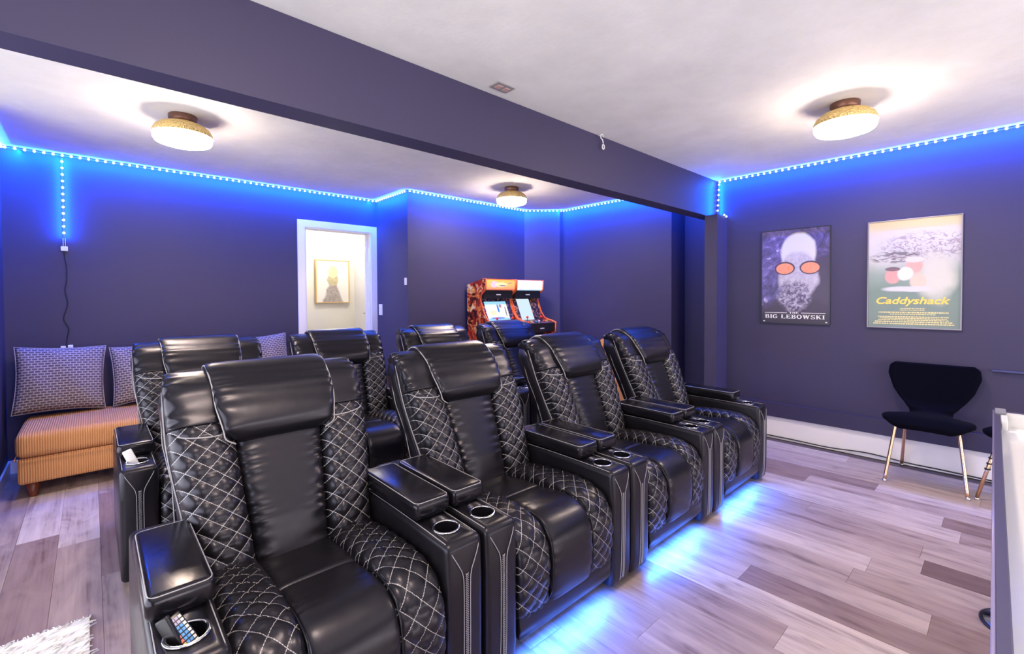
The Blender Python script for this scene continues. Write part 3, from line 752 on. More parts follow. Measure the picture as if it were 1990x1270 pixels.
# ------------------------------------------------------------------ posters (thin framed prints on the right wall)
def text(body, size, mt, parent, loc, sx=1.0, shear=0.0, bold=0.0, name='lettering'):
    cu = bpy.data.curves.new('t', 'FONT'); cu.body = body; cu.size = size; cu.align_x = 'CENTER'; cu.align_y = 'CENTER'
    cu.extrude = 0.0004; cu.shear = shear; cu.offset = bold
    o = bpy.data.objects.new('t', cu); COL.objects.link(o); bpy.context.view_layer.update()
    me = bpy.data.meshes.new_from_object(o.evaluated_get(bpy.context.evaluated_depsgraph_get()))
    bpy.data.objects.remove(o)
    for v in me.vertices: v.co.x *= sx
    # text x -> -Y world (reading left to right), text y -> Z
    me.transform(Matrix(((0, 0, -1, 0), (-1, 0, 0, 0), (0, 1, 0, 0), (0, 0, 0, 1))))
    me.materials.clear()
    return link(name, me, mt, parent, loc)
def serif(body, H, mt, parent, loc, total):
    # slab-serif capitals drawn from strokes: unit cell height 1
    T, t_ = 0.26, 0.10
    def R(x0, y0, x1, y1): return [(x0, y0), (x1, y0), (x1, y1), (x0, y1)]
    def D(x0, y0, x1, y1, w): return [(x0-w/2, y0), (x0+w/2, y0), (x1+w/2, y1), (x1-w/2, y1)]
    def arc(cx, cy, rx, ry, a0, a1, wx, wy, n=12):
        out = []
        for k in range(n):
            A, B = math.radians(a0+(a1-a0)*k/n), math.radians(a0+(a1-a0)*(k+1)/n)
            f = lambda t, sx, sy: (cx+sx*math.cos(t), cy+sy*math.sin(t))
            out.append([f(A, rx-wx, ry-wy), f(A, rx, ry), f(B, rx, ry), f(B, rx-wx, ry-wy)])
        return out
    def stem(x): return [R(x, 0, x+T, 1), R(x-0.09, 0, x+T+0.09, t_), R(x-0.09, 1-t_, x+T+0.09, 1)]
    G = {
     'B': (stem(0.1)+arc(0.5, 0.74, 0.38, 0.26, -90, 90, 0.22, t_)+arc(0.5, 0.28, 0.44, 0.28, -90, 90, 0.24, t_)+[R(0.3, 0.9, 0.52, 1), R(0.3, 0, 0.52, t_), R(0.3, 0.47, 0.52, 0.56)], 1.0),
     'I': (stem(0.1), 0.48),
     'G': (arc(0.5, 0.5, 0.5, 0.5, 50, 330, 0.25, t_)+[R(0.72, 0.05, 0.95, 0.45), R(0.58, 0.38, 1.05, 0.47), R(0.82, 0.68, 0.90, 0.98)], 1.12),
     'L': (stem(0.1)+[R(0.3, 0, 0.9, t_), R(0.82, 0, 0.9, 0.34)], 0.98),
     'E': (stem(0.1)+[R(0.3, 0, 0.9, t_), R(0.82, 0, 0.9, 0.32), R(0.3, 1-t_, 0.88, 1), R(0.80, 0.7, 0.88, 1), R(0.3, 0.46, 0.68, 0.55), R(0.6, 0.36, 0.68, 0.65)], 0.98),
     'O': (arc(0.52, 0.5, 0.52, 0.5, 0, 360, 0.26, t_, 24), 1.1),
     'W': ([D(0.22, 1, 0.48, 0, 0.26), D(0.75, 1, 0.48, 0, 0.12), D(0.75, 1, 1.02, 0, 0.26), D(1.3, 1, 1.02, 0, 0.12), R(0.0, 1-t_, 0.45, 1), R(0.55, 1-t_, 0.95, 1), R(1.12, 1-t_, 1.5, 1)], 1.52),
     'S': (arc(0.45, 0.73, 0.42, 0.27, 30, 250, 0.2, t_)+arc(0.45, 0.27, 0.42, 0.27, -150, 70, 0.2, t_)+[D(0.22, 0.66, 0.70, 0.34, 0.3), R(0.74, 0.68, 0.82, 1), R(0.04, 0, 0.12, 0.32)], 0.92),
     'K': (stem(0.1)+[D(0.36, 0.42, 0.85, 1, 0.12), D(0.52, 0.56, 0.92, 0, 0.28), R(0.66, 1-t_, 1.06, 1), R(0.7, 0, 1.14, t_)], 1.14),
     'T': ([R(0.36, 0, 0.36+T, 1), R(0.0, 1-t_, 0.98, 1), R(0, 0.7, 0.08, 1), R(0.9, 0.7, 0.98, 1), R(0.26, 0, 0.72, t_)], 1.02),
     'H': (stem(0.1)+stem(0.72)+[R(0.3, 0.46, 0.75, 0.55)], 1.12), ' ': ([], 0.5)}
    width = sum(G[ch][1]+0.08 for ch in body); sc = total/width
    bm = bmesh.new(); x = -width/2
    for ch in body:
        for poly in G[ch][0]:
            vs = [bm.verts.new((0, -(x+px)*sc, (py-0.5)*H)) for px, py in poly]
            vs2 = [bm.verts.new((-0.0006, -(x+px)*sc, (py-0.5)*H)) for px, py in poly]
            bm.faces.new(vs2)
            for i in range(4): bm.faces.new((vs[i], vs[(i+1) % 4], vs2[(i+1) % 4], vs2[i]))
        x += G[ch][1]+0.08
    bmesh.ops.recalc_face_normals(bm, faces=bm.faces)
    o = frombm('lettering', bm, mt, parent, loc=loc); return o
def frame_poster(t, hw, hh, fm, fw=0.007, dp=0.018):
    bm = bmesh.new()
    for a_, b_ in (((-dp, -hw, -hh), (-0.0005, -hw+fw, hh)), ((-dp, hw-fw, -hh), (-0.0005, hw, hh)), ((-dp, -hw+fw, hh-fw), (-0.0005, hw-fw, hh)), ((-dp, -hw+fw, -hh), (-0.0005, hw-fw, -hh+fw))): bx(bm, a_, b_)
    frombm('frame', bm, fm, t)
inkw = mat('white_ink', (0.85, 0.84, 0.86), 0.5); inky = mat('yellow_ink', (0.85, 0.62, 0.12), 0.5)
gloss = dict(rough=0.22)
# poster one : dark portrait-like abstract
t = thing('framed_poster', 'dark purple poster with two orange ovals and THE BIG LEBOWSKI lettering', 'poster', (XW, 1.274, 1.455))
frame_poster(t, 0.267, 0.416, mat('thin_black_frame', (0.02, 0.02, 0.03), 0.3))
pm = mat('poster_print_dark', (0.1, 0.1, 0.2), 0.3); n = N(pm)
xyz = n.sep(n.coord('Object')); X = n.math('MULTIPLY', xyz[1], -1.0); Z = xyz[2]
nz = n.math('MULTIPLY', n.math('SUBTRACT', n.noise(9, 4, vec=n.coord('Object')), 0.5), 1.2)
nzf = n.noise(34, 5, 0.6, vec=n.coord('Object'), dist=1.2)
nzb = n.noise(7, 4, 0.6, vec=n.coord('Object'), dist=2.2)
c = n.ramp(nzb, [(0.3, (0.035, 0.03, 0.09)), (0.5, (0.10, 0.08, 0.26)), (0.62, (0.16, 0.13, 0.40)), (0.72, (0.60, 0.56, 0.80))])
c = n.mix(ell(n, X, Z, 0.22, -0.2, 0.20, 0.42, 0.5, nz), c, (0.055, 0.04, 0.09))
c = n.mix(ell(n, X, Z, 0.0, -0.36, 0.34, 0.17, 0.4, nz), c, (0.045, 0.03, 0.07))
c = n.mix(ell(n, X, Z, 0.03, 0.21, 0.135, 0.17, 0.18, n.math('MULTIPLY', nz, 0.35)), c, (0.60, 0.59, 0.62))
c = n.mix(ell(n, X, Z, 0.03, 0.00, 0.150, 0.21, 0.25, n.math('MULTIPLY', nz, 0.8)), c, n.mix(nzf, (0.18, 0.15, 0.30), (0.70, 0.68, 0.74)))
c = n.mix(ell(n, X, Z, 0.0, -0.17, 0.125, 0.13, 0.4, nz), c, n.ramp(nzf, [(0.4, (0.07, 0.05, 0.13)), (0.65, (0.45, 0.42, 0.55))]))
c = n.mix(ell(n, X, Z, -0.075, 0.072, 0.080, 0.058, 0.1), c, (0.05, 0.035, 0.08))
c = n.mix(ell(n, X, Z, 0.120, 0.072, 0.080, 0.058, 0.1), c, (0.05, 0.035, 0.08))
c = n.mix(ell(n, X, Z, -0.075, 0.070, 0.068, 0.047, 0.08), c, n.mix(n.noise(60, 2, vec=n.coord('Object')), (0.80, 0.18, 0.10), (0.88, 0.36, 0.22)))
c = n.mix(ell(n, X, Z, 0.120, 0.070, 0.068, 0.047, 0.08), c, n.mix(n.noise(60, 2, vec=n.coord('Object')), (0.80, 0.18, 0.10), (0.88, 0.36, 0.22)))
c = n.mix(n.math('LESS_THAN', Z, -0.322), c, (0.035, 0.028, 0.055))
n.link(c, n.b.inputs['Base Color'])
box('print', (-0.010, -0.260, -0.409), (-0.004, 0.260, 0.409), pm, t)
serif('BIG LEBOWSKI', 0.036, inkw, t, (-0.0105, 0.0, -0.353), 0.465)
serif('THE', 0.016, inkw, t, (-0.0105, 0.0, -0.319), 0.075)
for s in (-1, 1): box('rule', (-0.0112, s*0.145-0.09, -0.322), (-0.0101, s*0.145+0.09, -0.318), inkw, t)
for s in (-1, 1): box('corner_mark', (-0.0112, s*0.240-0.008, -0.400), (-0.0101, s*0.240+0.008, -0.393), inkw, t)
# poster two : pale, green lower half, yellow title
t = thing('framed_poster', 'larger pale green poster with yellow Caddyshack title, right of the dark poster', 'poster', (XW, 0.492, 1.447))
frame_poster(t, 0.268, 0.412, mat('thin_pewter_frame', (0.22, 0.20, 0.24), 0.3, 0.5), 0.007, 0.022)
pm = mat('poster_print_pale', (0.5, 0.5, 0.5), 0.22); n = N(pm)
xyz = n.sep(n.coord('Object')); X = n.math('MULTIPLY', xyz[1], -1.0); Z = xyz[2]
oc = n.coord('Object')
nz = n.math('MULTIPLY', n.math('SUBTRACT', n.noise(9, 4, vec=oc), 0.5), 1.4)
zz = n.math('ADD', n.math('MULTIPLY', Z, 1.2), n.math('MULTIPLY', nz, 0.06))
c = n.ramp(n.math('ADD', zz, 0.5), [(0.0, (0.13, 0.18, 0.165)), (0.35, (0.14, 0.21, 0.18)), (0.50, (0.25, 0.32, 0.29)), (0.62, (0.50, 0.50, 0.50)), (0.8, (0.56, 0.55, 0.60)), (0.97, (0.62, 0.54, 0.38))])
scr = n.noise(26, 5, 0.7, vec=n.mapping(oc, (1, 1, 1.6)), dist=1.6)
band = n.math('MULTIPLY', ell(n, X, Z, 0.06, 0.19, 0.24, 0.11, 0.5, nz), n.math('GREATER_THAN', scr, 0.52))
c = n.mix(n.math('MULTIPLY', band, 0.75), c, (0.26, 0.18, 0.25))
wst = n.noise(1, 4, 0.6, vec=n.mapping(oc, (1, 14, 60)), dist=0.8)
band2 = n.math('MULTIPLY', ell(n, X, Z, -0.10, 0.13, 0.15, 0.05, 0.4, nz), n.math('GREATER_THAN', wst, 0.5))
c = n.mix(n.math('MULTIPLY', band2, 0.8), c, (0.10, 0.08, 0.11))
c = n.mix(ell(n, X, Z, 0.13, -0.03, 0.10, 0.17, 0.8, nz), c, (0.56, 0.55, 0.50))
for (cx, cz, r1, r2, col) in ((0.01, 0.055, 0.048, 0.055, (0.62, 0.33, 0.30)), (-0.115, -0.015, 0.045, 0.055, (0.58, 0.28, 0.27)), (0.03, -0.055, 0.048, 0.062, (0.64, 0.46, 0.38)), (-0.04, 0.0, 0.045, 0.05, (0.66, 0.66, 0.7))):
    c = n.mix(ell(n, X, Z, cx, cz, r1, r2, 0.35, n.math('MULTIPLY', nz, 0.6)), c, n.mix(n.noise(50, 3, vec=oc), col, tuple(min(1, q*1.15) for q in col)))
c = n.mix(ell(n, X, Z, 0.01, 0.105, 0.055, 0.022, 0.3), c, (0.6, 0.58, 0.56))
c = n.mix(ell(n, X, Z, -0.115, 0.038, 0.045, 0.016, 0.3), c, (0.16, 0.10, 0.13))
c = n.mix(ell(n, X, Z, -0.03, -0.115, 0.13, 0.022, 0.5, nz), c, (0.56, 0.56, 0.6))
n.link(c, n.b.inputs['Base Color'])
box('print', (-0.012, -0.261, -0.405), (-0.004, 0.261, 0.405), pm, t)
text('Caddyshack', 0.072, inky, t, (-0.0127, 0.012, -0.205), 1.20, 0.25, 0.0016)
# credit block: rows of tiny illegible yellow type
bm = bmesh.new(); rr2 = random.Random(5)
for row, (z, hw, h) in enumerate([(-0.262, 0.07, 0.006), (-0.274, 0.07, 0.006), (-0.292, 0.20, 0.010), (-0.306, 0.13, 0.006), (-0.325, 0.20, 0.008), (-0.337, 0.19, 0.007), (-0.349, 0.20, 0.007), (-0.363, 0.22, 0.009), (-0.378, 0.23, 0.009)]):
    y = -hw
    while y < hw:
        w = rr2.uniform(0.004, 0.016); bx(bm, (-0.0128, y, z-h/2), (-0.0121, min(y+w, hw), z+h/2)); y += w+rr2.uniform(0.002, 0.004)
tag(frombm('credit_lines', bm, mat('pale_yellow_ink', (0.74, 0.64, 0.30), 0.5), t), kind='stuff')

# thin rail on the wall
tag(tubes('wall_rail', [[(XW-0.02, 0.073, 0.766), (XW-0.02, -1.6, 0.766)], [(XW-0.02, 0.02, 0.766), (XW-0.0005, 0.02, 0.766)], [(XW-0.02, -1.5, 0.766), (XW-0.0005, -1.5, 0.766)]], 0.009, mat('grey_rail', (0.10, 0.10, 0.16), 0.6, 0.1)), 'thin grey rail fixed to the dark wall right of the velvet chair', 'rail')
# cable along the white baseboard
pts = [(XW-0.022, 1.6, 0.022), (XW-0.020, 1.3, 0.022), (XW-0.03, 1.0, 0.020), (XW-0.018, 0.75, 0.034), (XW-0.03, 0.5, 0.022), (XW-0.02, 0.3, 0.018), (XW-0.022, 0.0, 0.012), (XW-0.03, -0.5, 0.008)]
tag(tubes('cable', [catmull(pts, 6)], 0.0045, M['cable']), 'thin black cable running along the white baseboard under the posters', 'cable')

# ------------------------------------------------------------------ velvet shell chair
t = thing('dining_chair', 'midnight velvet shell chair with rose gold legs under the posters', 'chair', (4.25, 0.365, 0))
def shell_chair(t):
    # local: faces -X.  u across (-1..1), v from seat front (0) to back top (1)
    prof = catmull([(-0.265, 0, 0.395), (-0.235, 0, 0.428), (-0.19, 0, 0.450), (-0.08, 0, 0.448), (0.04, 0, 0.440), (0.12, 0, 0.455), (0.165, 0, 0.50), (0.185, 0, 0.56), (0.205, 0, 0.64), (0.225, 0, 0.71), (0.240, 0, 0.765), (0.243, 0, 0.785)], 6)
    V = len(prof)
    wf = [(0, 0.13), (0.04, 0.18), (0.10, 0.220), (0.18, 0.238), (0.26, 0.235), (0.32, 0.215), (0.37, 0.17), (0.42, 0.125), (0.50, 0.112), (0.60, 0.150), (0.74, 0.215), (0.88, 0.250), (0.96, 0.243), (1.0, 0.215)]
    def wid(f):
        for (a, va), (b, vb) in zip(wf, wf[1:]):
            if f <= b: return va+(vb-va)*(f-a)/(b-a)
        return wf[-1][1]
    acc = [0]
    for a, b in zip(prof, prof[1:]): acc.append(acc[-1]+(b-a).length)
    bm = bmesh.new(); nu = 18; top, bot = [], []
    for i, p in enumerate(prof):
        f = acc[i]/acc[-1]; w = wid(f)
        d = (prof[min(i+1, V-1)]-prof[max(i-1, 0)]).normalized(); nrm = Vector((-d.z, 0, d.x))
        endf = min(1, f/0.03+0.15, (1-f)/0.02+0.15)
        rt, rb = [], []
        for k in range(nu+1):
            u = k/nu*2-1; th = 0.023*endf*max(0.72, (1-abs(u)**6))
            lift = 0.03*u*u if f > 0.5 else (-0.010*abs(u)**2)
            c_ = p + Vector((0, u*w, 0)) + nrm*lift
            # rounded top corners of the back
            rt.append(bm.verts.new(c_+nrm*th)); rb.append(bm.verts.new(c_-nrm*th))
        top.append(rt); bot.append(rb)
    for i in range(V-1):
        for k in range(nu):
            bm.faces.new((top[i][k], top[i][k+1], top[i+1][k+1], top[i+1][k])); bm.faces.new((bot[i][k], bot[i+1][k], bot[i+1][k+1], bot[i][k+1]))
        for k in (0, nu): bm.faces.new((top[i][k], top[i+1][k], bot[i+1][k], bot[i][k]))
    for i in (0, V-1):
        for k in range(nu): bm.faces.new((top[i][k], top[i][k+1], bot[i][k+1], bot[i][k]))
    bmesh.ops.recalc_face_normals(bm, faces=bm.faces)
    o = frombm('shell', bm, M['velvet'], t, True)
    sb = o.modifiers.new('s', 'SUBSURF'); sb.levels = 1; sb.render_levels = 1
    for lx, ly, tx, ty in ((-0.235, 0.205, -0.14, 0.15), (-0.235, -0.205, -0.14, -0.15), (0.235, 0.17, 0.10, 0.13), (0.235, -0.17, 0.10, -0.13)):
        lg = tubes('leg', [catmull([(tx*0.5, ty*0.6, 0.424), (tx*0.95, ty*0.97, 0.420), (tx*1.12, ty*1.05, 0.395), (lerp(tx, lx, 0.45), lerp(ty, ly, 0.45), 0.26), (lx, ly, 0.012)], 5)], 0.0105, M['goldleg'], t, 10)
        f = lathe('foot_cap', [(0, 0), (0.012, 0), (0.013, 0.012), (0.010, 0.022), (0, 0.022)], M['chrome'], lg, 12, (lx, ly, 0))
    lathe('mounting_plate', [(0, 0.418), (0.07, 0.418), (0.07, 0.428), (0, 0.428)], M['blackpl'], t, 20)
shell_chair(t)
# low stool behind the table
t = thing('stool', 'low stool with a splayed rose gold leg, mostly hidden behind the white table', 'stool', (4.17, -0.05, 0))
lathe('seat', [(0, 0.40), (0.14, 0.40), (0.155, 0.415), (0.155, 0.43), (0.13, 0.445), (0, 0.445)], M['velvet'], t, 28)
for k, a_ in enumerate((120, 210, 300, 30)):
    c_, s_ = math.cos(math.radians(a_)), math.sin(math.radians(a_))
    lg = tubes('leg', [[(c_*0.09, s_*0.09, 0.41), (c_*0.20, s_*0.20, 0.012)]], 0.010, M['goldleg'], t, 10)
    lathe('foot_cap', [(0, 0), (0.012, 0), (0.013, 0.012), (0, 0.02)], M['chrome'], lg, 10, (c_*0.20, s_*0.20, 0))
    for z in (0.20, 0.235, 0.27):
        f = (0.41-z)/0.398; lathe('stud', [(0, -0.004), (0.015, -0.004), (0.015, 0.004), (0, 0.004)], M['blackpl'], lg, 10, (c_*lerp(0.09, 0.20, f), s_*lerp(0.09, 0.20, f), z))

# ------------------------------------------------------------------ white game table at the right
t = thing('game_table', 'long white topped game table with dark navy rim at the right edge', 'table', (0, 0, 0))
t.rotation_euler = (0, 0, 0)
TX0, TX1, TY0, TY1, TZ = 0.42, 2.80, -0.95, 0.0, 0.80
t.location = (TX0, 0.0, 0); TLx = TX1-TX0
t.rotation_euler = (0, 0, math.radians(0.9))
bm = bmesh.new()
for a_, b_ in (((0, -0.018, 0.68), (TLx, -0.0, TZ)), ((0, -0.95, 0.68), (TLx, -0.93, TZ)), ((TLx-0.018, -0.93, 0.68), (TLx, -0.018, TZ)), ((0, -0.93, 0.68), (0.018, -0.018, TZ))): bx(bm, a_, b_, 0.002, 1)
frombm('rim', bm, M['navyrim'], t)
tubes('edge_band', [[(0.0, 0.0015, TZ-0.003), (TLx, 0.0015, TZ-0.003)]], 0.0032, M['edge'], t, 6)
box('playing_surface', (0.018, -0.93, 0.725), (TLx-0.018, -0.018, 0.745), M['top'], t)
bm = bmesh.new()
prism(bm, [(-0.93, 0.745), (-0.018, 0.745), (-0.018, TZ-0.003), (-0.93, TZ-0.003)], TLx-0.055, TLx-0.018)
prism(bm, [(-0.93, 0.745), (-0.018, 0.745), (-0.018, TZ-0.003), (-0.93, TZ-0.003)], 0.018, 0.055)
bx(bm, (0.055, -0.93, 0.745), (TLx-0.055, -0.90, TZ-0.003)); 
frombm('cushion_rail', bm, M['top'], t)
box('corner_bracket', (TLx-0.10, -0.034, TZ-0.001), (TLx-0.002, -0.002, TZ+0.010), M['greyrub'], t, 0.003)
box('corner_clip', (TLx-0.26, -0.036, TZ-0.03), (TLx-0.14, -0.019, TZ+0.008), M['plastic'], t, 0.003)
box('cabinet_apron', (0.03, -0.90, 0.60), (TLx-0.06, -0.06, 0.725), M['navyrim'], t, 0.003)
for x in (0.25, 2.18):
    for y in (-0.085, -0.80):
        lg = tubes('leg', [[(x, y, 0.02), (x, y, 0.60)]], 0.022, M['blackpl'], t, 16)
        lathe('foot_disc', [(0, 0.022), (0.02, 0.022), (0.028, 0.017), (0.105, 0.009), (0.113, 0.005), (0.112, 0.0), (0, 0.0)][::-1], M['chrome'], lg, 36, (x, y, 0))
        lathe('foot_ring', [(0.110, 0.0005), (0.119, 0.0005), (0.119, 0.007), (0.110, 0.010)] + [(0.110, 0.0005)], M['blackpl'], lg, 36, (x, y, 0), cap=False)

# ------------------------------------------------------------------ arcade cabinets
def art_mat(name):
    m = mat(name, (0.5, 0.1, 0.05), 0.4); n = N(m)
    v = n.mapping(n.coord('Object'), (1, 1, 1))
    a = n.noise(11, 4, 0.6, vec=v, dist=1.2); b = n.noise(7, 3, 0.5, vec=v, dist=1.0)
    c1 = n.ramp(a, [(0.42, (0.012, 0.008, 0.008)), (0.46, (0.10, 0.02, 0.01)), (0.49, (0.60, 0.04, 0.02)), (0.53, (0.80, 0.22, 0.03)), (0.57, (0.85, 0.50, 0.12)), (0.63, (0.90, 0.74, 0.45))], 'LINEAR')
    c2 = n.ramp(b, [(0.45, (0, 0, 0)), (0.56, (1, 1, 1))])
    n.link(n.mix(n.math('MULTIPLY', n.sep(c2)[0], 0.45), c1, (0.70, 0.04, 0.015)), n.b.inputs['Base Color']); return m
M['art'] = art_mat('orange_graphic_wrap')
M['orange'] = mat('orange_edge_trim', (0.75, 0.12, 0.03), 0.35)
M['cabblack'] = mat('cabinet_black', (0.010, 0.010, 0.014), 0.4)
M['deckart'] = art_mat('dark_deck_graphics')
def arcade(loc, label, lit, kind):
    t = thing('arcade_cabinet', label, 'arcade cabinet', loc, 0, 'arcade cabinets')
    # local: x 0..0.46, y 0 = rear, negative = front; side profile in (y, z)
    side = [(0.0, 0.02), (-0.33, 0.02), (-0.33, 0.50), (-0.36, 0.80), (-0.53, 0.875), (-0.54, 0.985), (-0.36, 1.03), (-0.30, 1.10), (-0.235, 1.25), (-0.245, 1.315), (-0.325, 1.375), (-0.335, 1.485), (-0.27, 1.487), (0.0, 1.43)]
    for x0, x1 in ((0.0, 0.018), (0.442, 0.46)):
        bm = bmesh.new(); prism(bm, side, x0, x1); o = frombm('side_panel', bm, M['art'], t)
        edge = [(x0+0.009, y, z) for y, z in side[1:13]]
        tubes('edge_trim', [edge], 0.0095, M['orange'], o, 6)
    bm = bmesh.new(); prism(bm, [(-0.01, 0.03), (-0.31, 0.03), (-0.31, 0.50), (-0.34, 0.80), (-0.34, 0.86), (-0.25, 1.0), (-0.19, 1.25), (-0.20, 1.33), (-0.27, 1.36), (-0.27, 1.45), (-0.01, 1.41)], 0.018, 0.442)
    frombm('body', bm, M['cabblack'], t)
    if kind == 0:
        mm_ = mat('orange_marquee', (0.7, 0.3, 0.1), 0.3); n = N(mm_); xyz = n.sep(n.coord('Object'))
        nz = n.math('MULTIPLY', n.math('SUBTRACT', n.noise(30, 3, vec=n.coord('Object')), 0.5), 1.0)
        c = n.ramp(n.math('MULTIPLY_ADD', xyz[2], 8.0, -10.9), [(0.0, (0.9, 0.22, 0.14)), (0.5, (0.9, 0.42, 0.14)), (1, (0.85, 0.40, 0.10))])
        c = n.mix(ell(n, xyz[0], xyz[2], 0.13, 1.428, 0.05, 0.036, 0.2, nz), c, (0.50, 0.42, 0.72))
        c = n.mix(ell(n, xyz[0], xyz[2], 0.235, 1.425, 0.085, 0.026, 0.3, nz), c, (0.92, 0.62, 0.34))
        c = n.mix(ell(n, xyz[0], xyz[2], 0.25, 1.415, 0.06, 0.007, 0.3, nz), c, (0.10, 0.10, 0.25))
        c = n.mix(ell(n, xyz[0], xyz[2], 0.365, 1.445, 0.035, 0.006, 0.3, nz), c, (0.25, 0.2, 0.2))
        n.link(c, n.b.inputs['Base Color']); n.link(c, n.b.inputs['Emission Color']); n.b.inputs['Emission Strength'].default_value = 0.45
    else:
        mm_ = mat('lit_marquee', (0.8, 0.9, 1), 0.3, emit=(0.40, 0.60, 0.95), estr=0.85)
    bm = bmesh.new(); prism(bm, [(-0.300, 1.365), (-0.325, 1.378), (-0.334, 1.478), (-0.300, 1.484)], 0.020, 0.440); frombm('marquee', bm, mm_, t)
    box('marquee_cap', (0.018, -0.33, 1.484), (0.442, -0.26, 1.489), M['orange'], t)
    box('speaker_panel', (0.019, -0.29, 1.27), (0.441, -0.20, 1.362), M['cabblack'], t)
    bz = mat('bezel_art', (0.05, 0.04, 0.06), 0.4); n = N(bz)
    nz = n.noise(26, 4, 0.6, vec=n.coord('Object'), dist=1)
    n.link(n.ramp(nz, [(0.5, (0.012, 0.012, 0.02)), (0.56, (0.25, 0.12, 0.10) if kind else (0.10, 0.08, 0.22)), (0.66, (0.7, 0.3, 0.12))]), n.b.inputs['Base Color'])
    def slant(x0, x1, z0, z1, off, th, mt_, name):
        # screen plane leans from (y=-0.335, z=1.0) to (y=-0.215, z=1.27)
        f = lambda z: lerp(-0.330, -0.212, (z-1.0)/0.27)
        bm = bmesh.new(); prism(bm, [(f(z0)-off, z0), (f(z0)-off-th, z0), (f(z1)-off-th, z1), (f(z1)-off, z1)], x0, x1)
        return frombm(name, bm, mt_, t)
    slant(0.019, 0.441, 0.985, 1.272, -0.01, 0.012, bz, 'bezel')
    if kind == 0:
        sm = mat('game_picture', (0, 0, 0), 0.2); n = N(sm); xyz = n.sep(n.coord('Object'))
        nz = n.noise(14, 3, vec=n.coord('Object'), dist=0.6)
        c = n.ramp(n.math('MULTIPLY_ADD', xyz[2], 4.6, -4.66), [(0.0, (0.25, 0.55, 1.0)), (0.14, (0.35, 0.6, 1.0)), (0.2, (1.0, 0.92, 0.75)), (0.75, (1.0, 0.95, 0.9)), (0.84, (0.8, 0.9, 1.0)), (0.9, (0.3, 0.6, 1.0))])
        for (cx, cz, rx, rz, col) in ((0.235, 1.16, 0.014, 0.05, (0.05, 0.2, 0.8)), (0.275, 1.185, 0.02, 0.02, (0.4, 0.2, 0.2)), (0.34, 1.12, 0.010, 0.06, (0.3, 0.25, 0.25)), (0.15, 1.11, 0.05, 0.03, (1.0, 0.75, 0.45)), (0.20, 1.05, 0.10, 0.012, (0.2, 0.3, 0.9))):
            c = n.mix(ell(n, xyz[0], xyz[2], cx, cz, rx, rz, 0.3, n.math('MULTIPLY', n.math('SUBTRACT', nz, 0.5), 1.0)), c, col)
        n.link(c, n.b.inputs['Emission Color']); n.b.inputs['Emission Strength'].default_value = 1.0
        slant(0.055, 0.375, 1.01, 1.235, 0.003, 0.004, sm, 'screen')
    else:
        slant(0.095, 0.300, 1.00, 1.262, 0.003, 0.004, M['screen'], 'screen')
    # control deck
    bm = bmesh.new(); prism(bm, [(-0.33, 0.86), (-0.525, 0.875), (-0.532, 0.975), (-0.34, 1.012)], 0.018, 0.442); d = frombm('control_deck', bm, M['cabblack'], t)
    bm = bmesh.new(); prism(bm, [(-0.345, 1.0125), (-0.525, 0.979), (-0.526, 0.982), (-0.346, 1.0155)], 0.022, 0.438); frombm('deck_overlay', bm, bz, d)
    cols = [(0.7, 0.05, 0.03), (0.8, 0.6, 0.08), (0.1, 0.4, 0.8), (0.75, 0.75, 0.75)]
    for k in range(6):
        x = 0.07+0.065*k; 
        lathe('button', [(0, 0), (0.013, 0), (0.013, 0.010), (0.010, 0.014), (0, 0.014)], mat('button_colour', cols[k % 4], 0.3), d, 12, (x, -0.46+0.02*(k % 2), 0.994))
    for x in (0.09, 0.32):
        st_ = tubes('joystick', [[(x, -0.42, 1.0), (x, -0.42, 1.04)]], 0.004, M['blackpl'], d, 6)
        bm = bmesh.new(); bmesh.ops.create_uvsphere(bm, u_segments=12, v_segments=8, radius=0.015, matrix=Matrix.Translation((x, -0.42, 1.05))); frombm('ball', bm, mat('red_ball', (0.8, 0.05, 0.03), 0.3), st_, True)
    for z, y in ((1.315, -0.2915), (0.92, -0.5305)):
        bm = bmesh.new()
        for k in range(5): bx(bm, (0.19+k*0.014, y-0.0012, z-0.007), (0.201+k*0.014, y+0.0005, z+0.006))
        tag(frombm('maker_mark', bm, inkw, t), kind='stuff')
    return t
arcade((3.180, 4.215, 0), 'orange graphic arcade cabinet with orange marquee, the left of the pair', True, 0)
arcade((3.645, 4.215, 0), 'orange-trimmed black arcade cabinet with a white-lit marquee, the right of the pair', True, 1)

# ------------------------------------------------------------------ rug
t = thing('rug', 'white woven rug with short fringe on the floor at the lower left', 'rug', (-0.24, 1.75, 0.0))
bm = bmesh.new(); bx(bm, (-0.215, -0.95, 0.0005), (0.215, 0.735, 0.014), 0.004, 2)
frombm('pile', bm, M['rug'], t)
bm = bmesh.new(); rr3 = random.Random(3)
for k in range(150):
    x = -0.215+0.43*k/149; y0 = 0.725; L = rr3.uniform(0.02, 0.045); dx = rr3.uniform(-0.012, 0.012)
    tube(bm, [(x, y0, 0.012), (x+dx*0.4, y0+L*0.5, 0.008), (x+dx, y0+L, 0.003)], 0.0022, 4)
for k in range(700):
    x, y = rr3.uniform(-0.21, 0.21), rr3.uniform(-0.6, 0.72); a_ = rr3.uniform(0.2, 0.9); L = rr3.uniform(0.02, 0.05)
    tube(bm, [(x, y, 0.013), (x+L*0.5*math.cos(a_), y+L*0.5*math.sin(a_), 0.018), (x+L*math.cos(a_), y+L*math.sin(a_), 0.013)], 0.0025, 4)
tag(frombm('fringe', bm, M['rug'], t), kind='stuff')

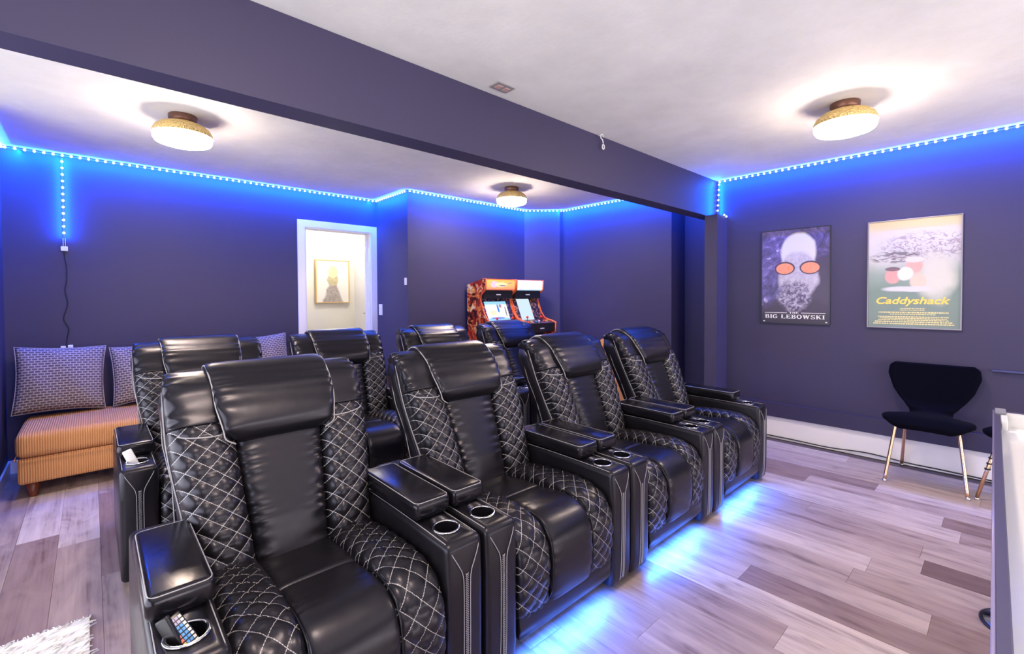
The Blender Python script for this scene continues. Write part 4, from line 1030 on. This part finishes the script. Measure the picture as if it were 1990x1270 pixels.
# ------------------------------------------------------------------ remotes
def remote(label, loc, rot, L, w, th, body, btn=True):
    t = thing('remote_control', label, 'remote'); t.location = loc; t.rotation_euler = rot
    bm = bmesh.new(); bx(bm, (-w/2, -th/2, 0), (w/2, th/2, L), min(w, th)*0.3, 3); frombm('body', bm, body, t, True)
    if btn:
        cs = [(0.8, 0.8, 0.8), (0.8, 0.8, 0.8), (0.1, 0.35, 0.8), (0.1, 0.35, 0.8), (0.85, 0.55, 0.1), (0.75, 0.2, 0.15), (0.5, 0.45, 0.7)]
        ms = [mat('button_ink', c_, 0.4) for c_ in cs]
        for r_ in range(9):
            for c_ in range(4):
                x = (c_-1.5)*w*0.21; z = L*0.12+r_*L*0.095
                mi = 5 if (c_ == 0 and r_ > 2) else (4 if c_ == 0 else (2 if c_ in (1, 2) and 1 < r_ < 7 else (0 if c_ == 3 else 6)))
                box('button', (x-w*0.085, -th/2-0.0018, z-L*0.032), (x+w*0.085, -th/2+0.0008, z+L*0.032), ms[mi], t)
    return t
def aim(o, bottom, top, face):
    d = (Vector(top)-Vector(bottom)).normalized(); f = Vector(face)-Vector(bottom); f = (f-d*f.dot(d)).normalized()
    y = -f; x = y.cross(d); mm = Matrix((x, y, d)).transposed().to_4x4(); mm.translation = Vector(bottom); o.matrix_world = mm
EYE = (0.0, 0.0, 1.285)
aim(remote('black remote with coloured buttons leaning in the nearest cup holder', (0, 0, 0), (0, 0, 0), 0.100, 0.034, 0.012, M['blackpl']), (0.163, 1.226, 0.492), (0.121, 1.280, 0.562), (0.30, 0.3, 1.3))
aim(remote('plain black remote leaning behind the coloured-button one in the nearest cup holder', (0, 0, 0), (0, 0, 0), 0.095, 0.028, 0.014, M['blackpl'], False), (0.136, 1.235, 0.490), (0.106, 1.268, 0.565), (-0.6, 0.6, 1.0))
aim(remote('white remote standing in the cup holder of the left back-row recliner', (0, 0, 0), (0, 0, 0), 0.12, 0.036, 0.018, M['plastic'], False), (0.150, 2.735, 0.475), (0.105, 2.765, 0.592), (0.1, 0.5, 1.0))
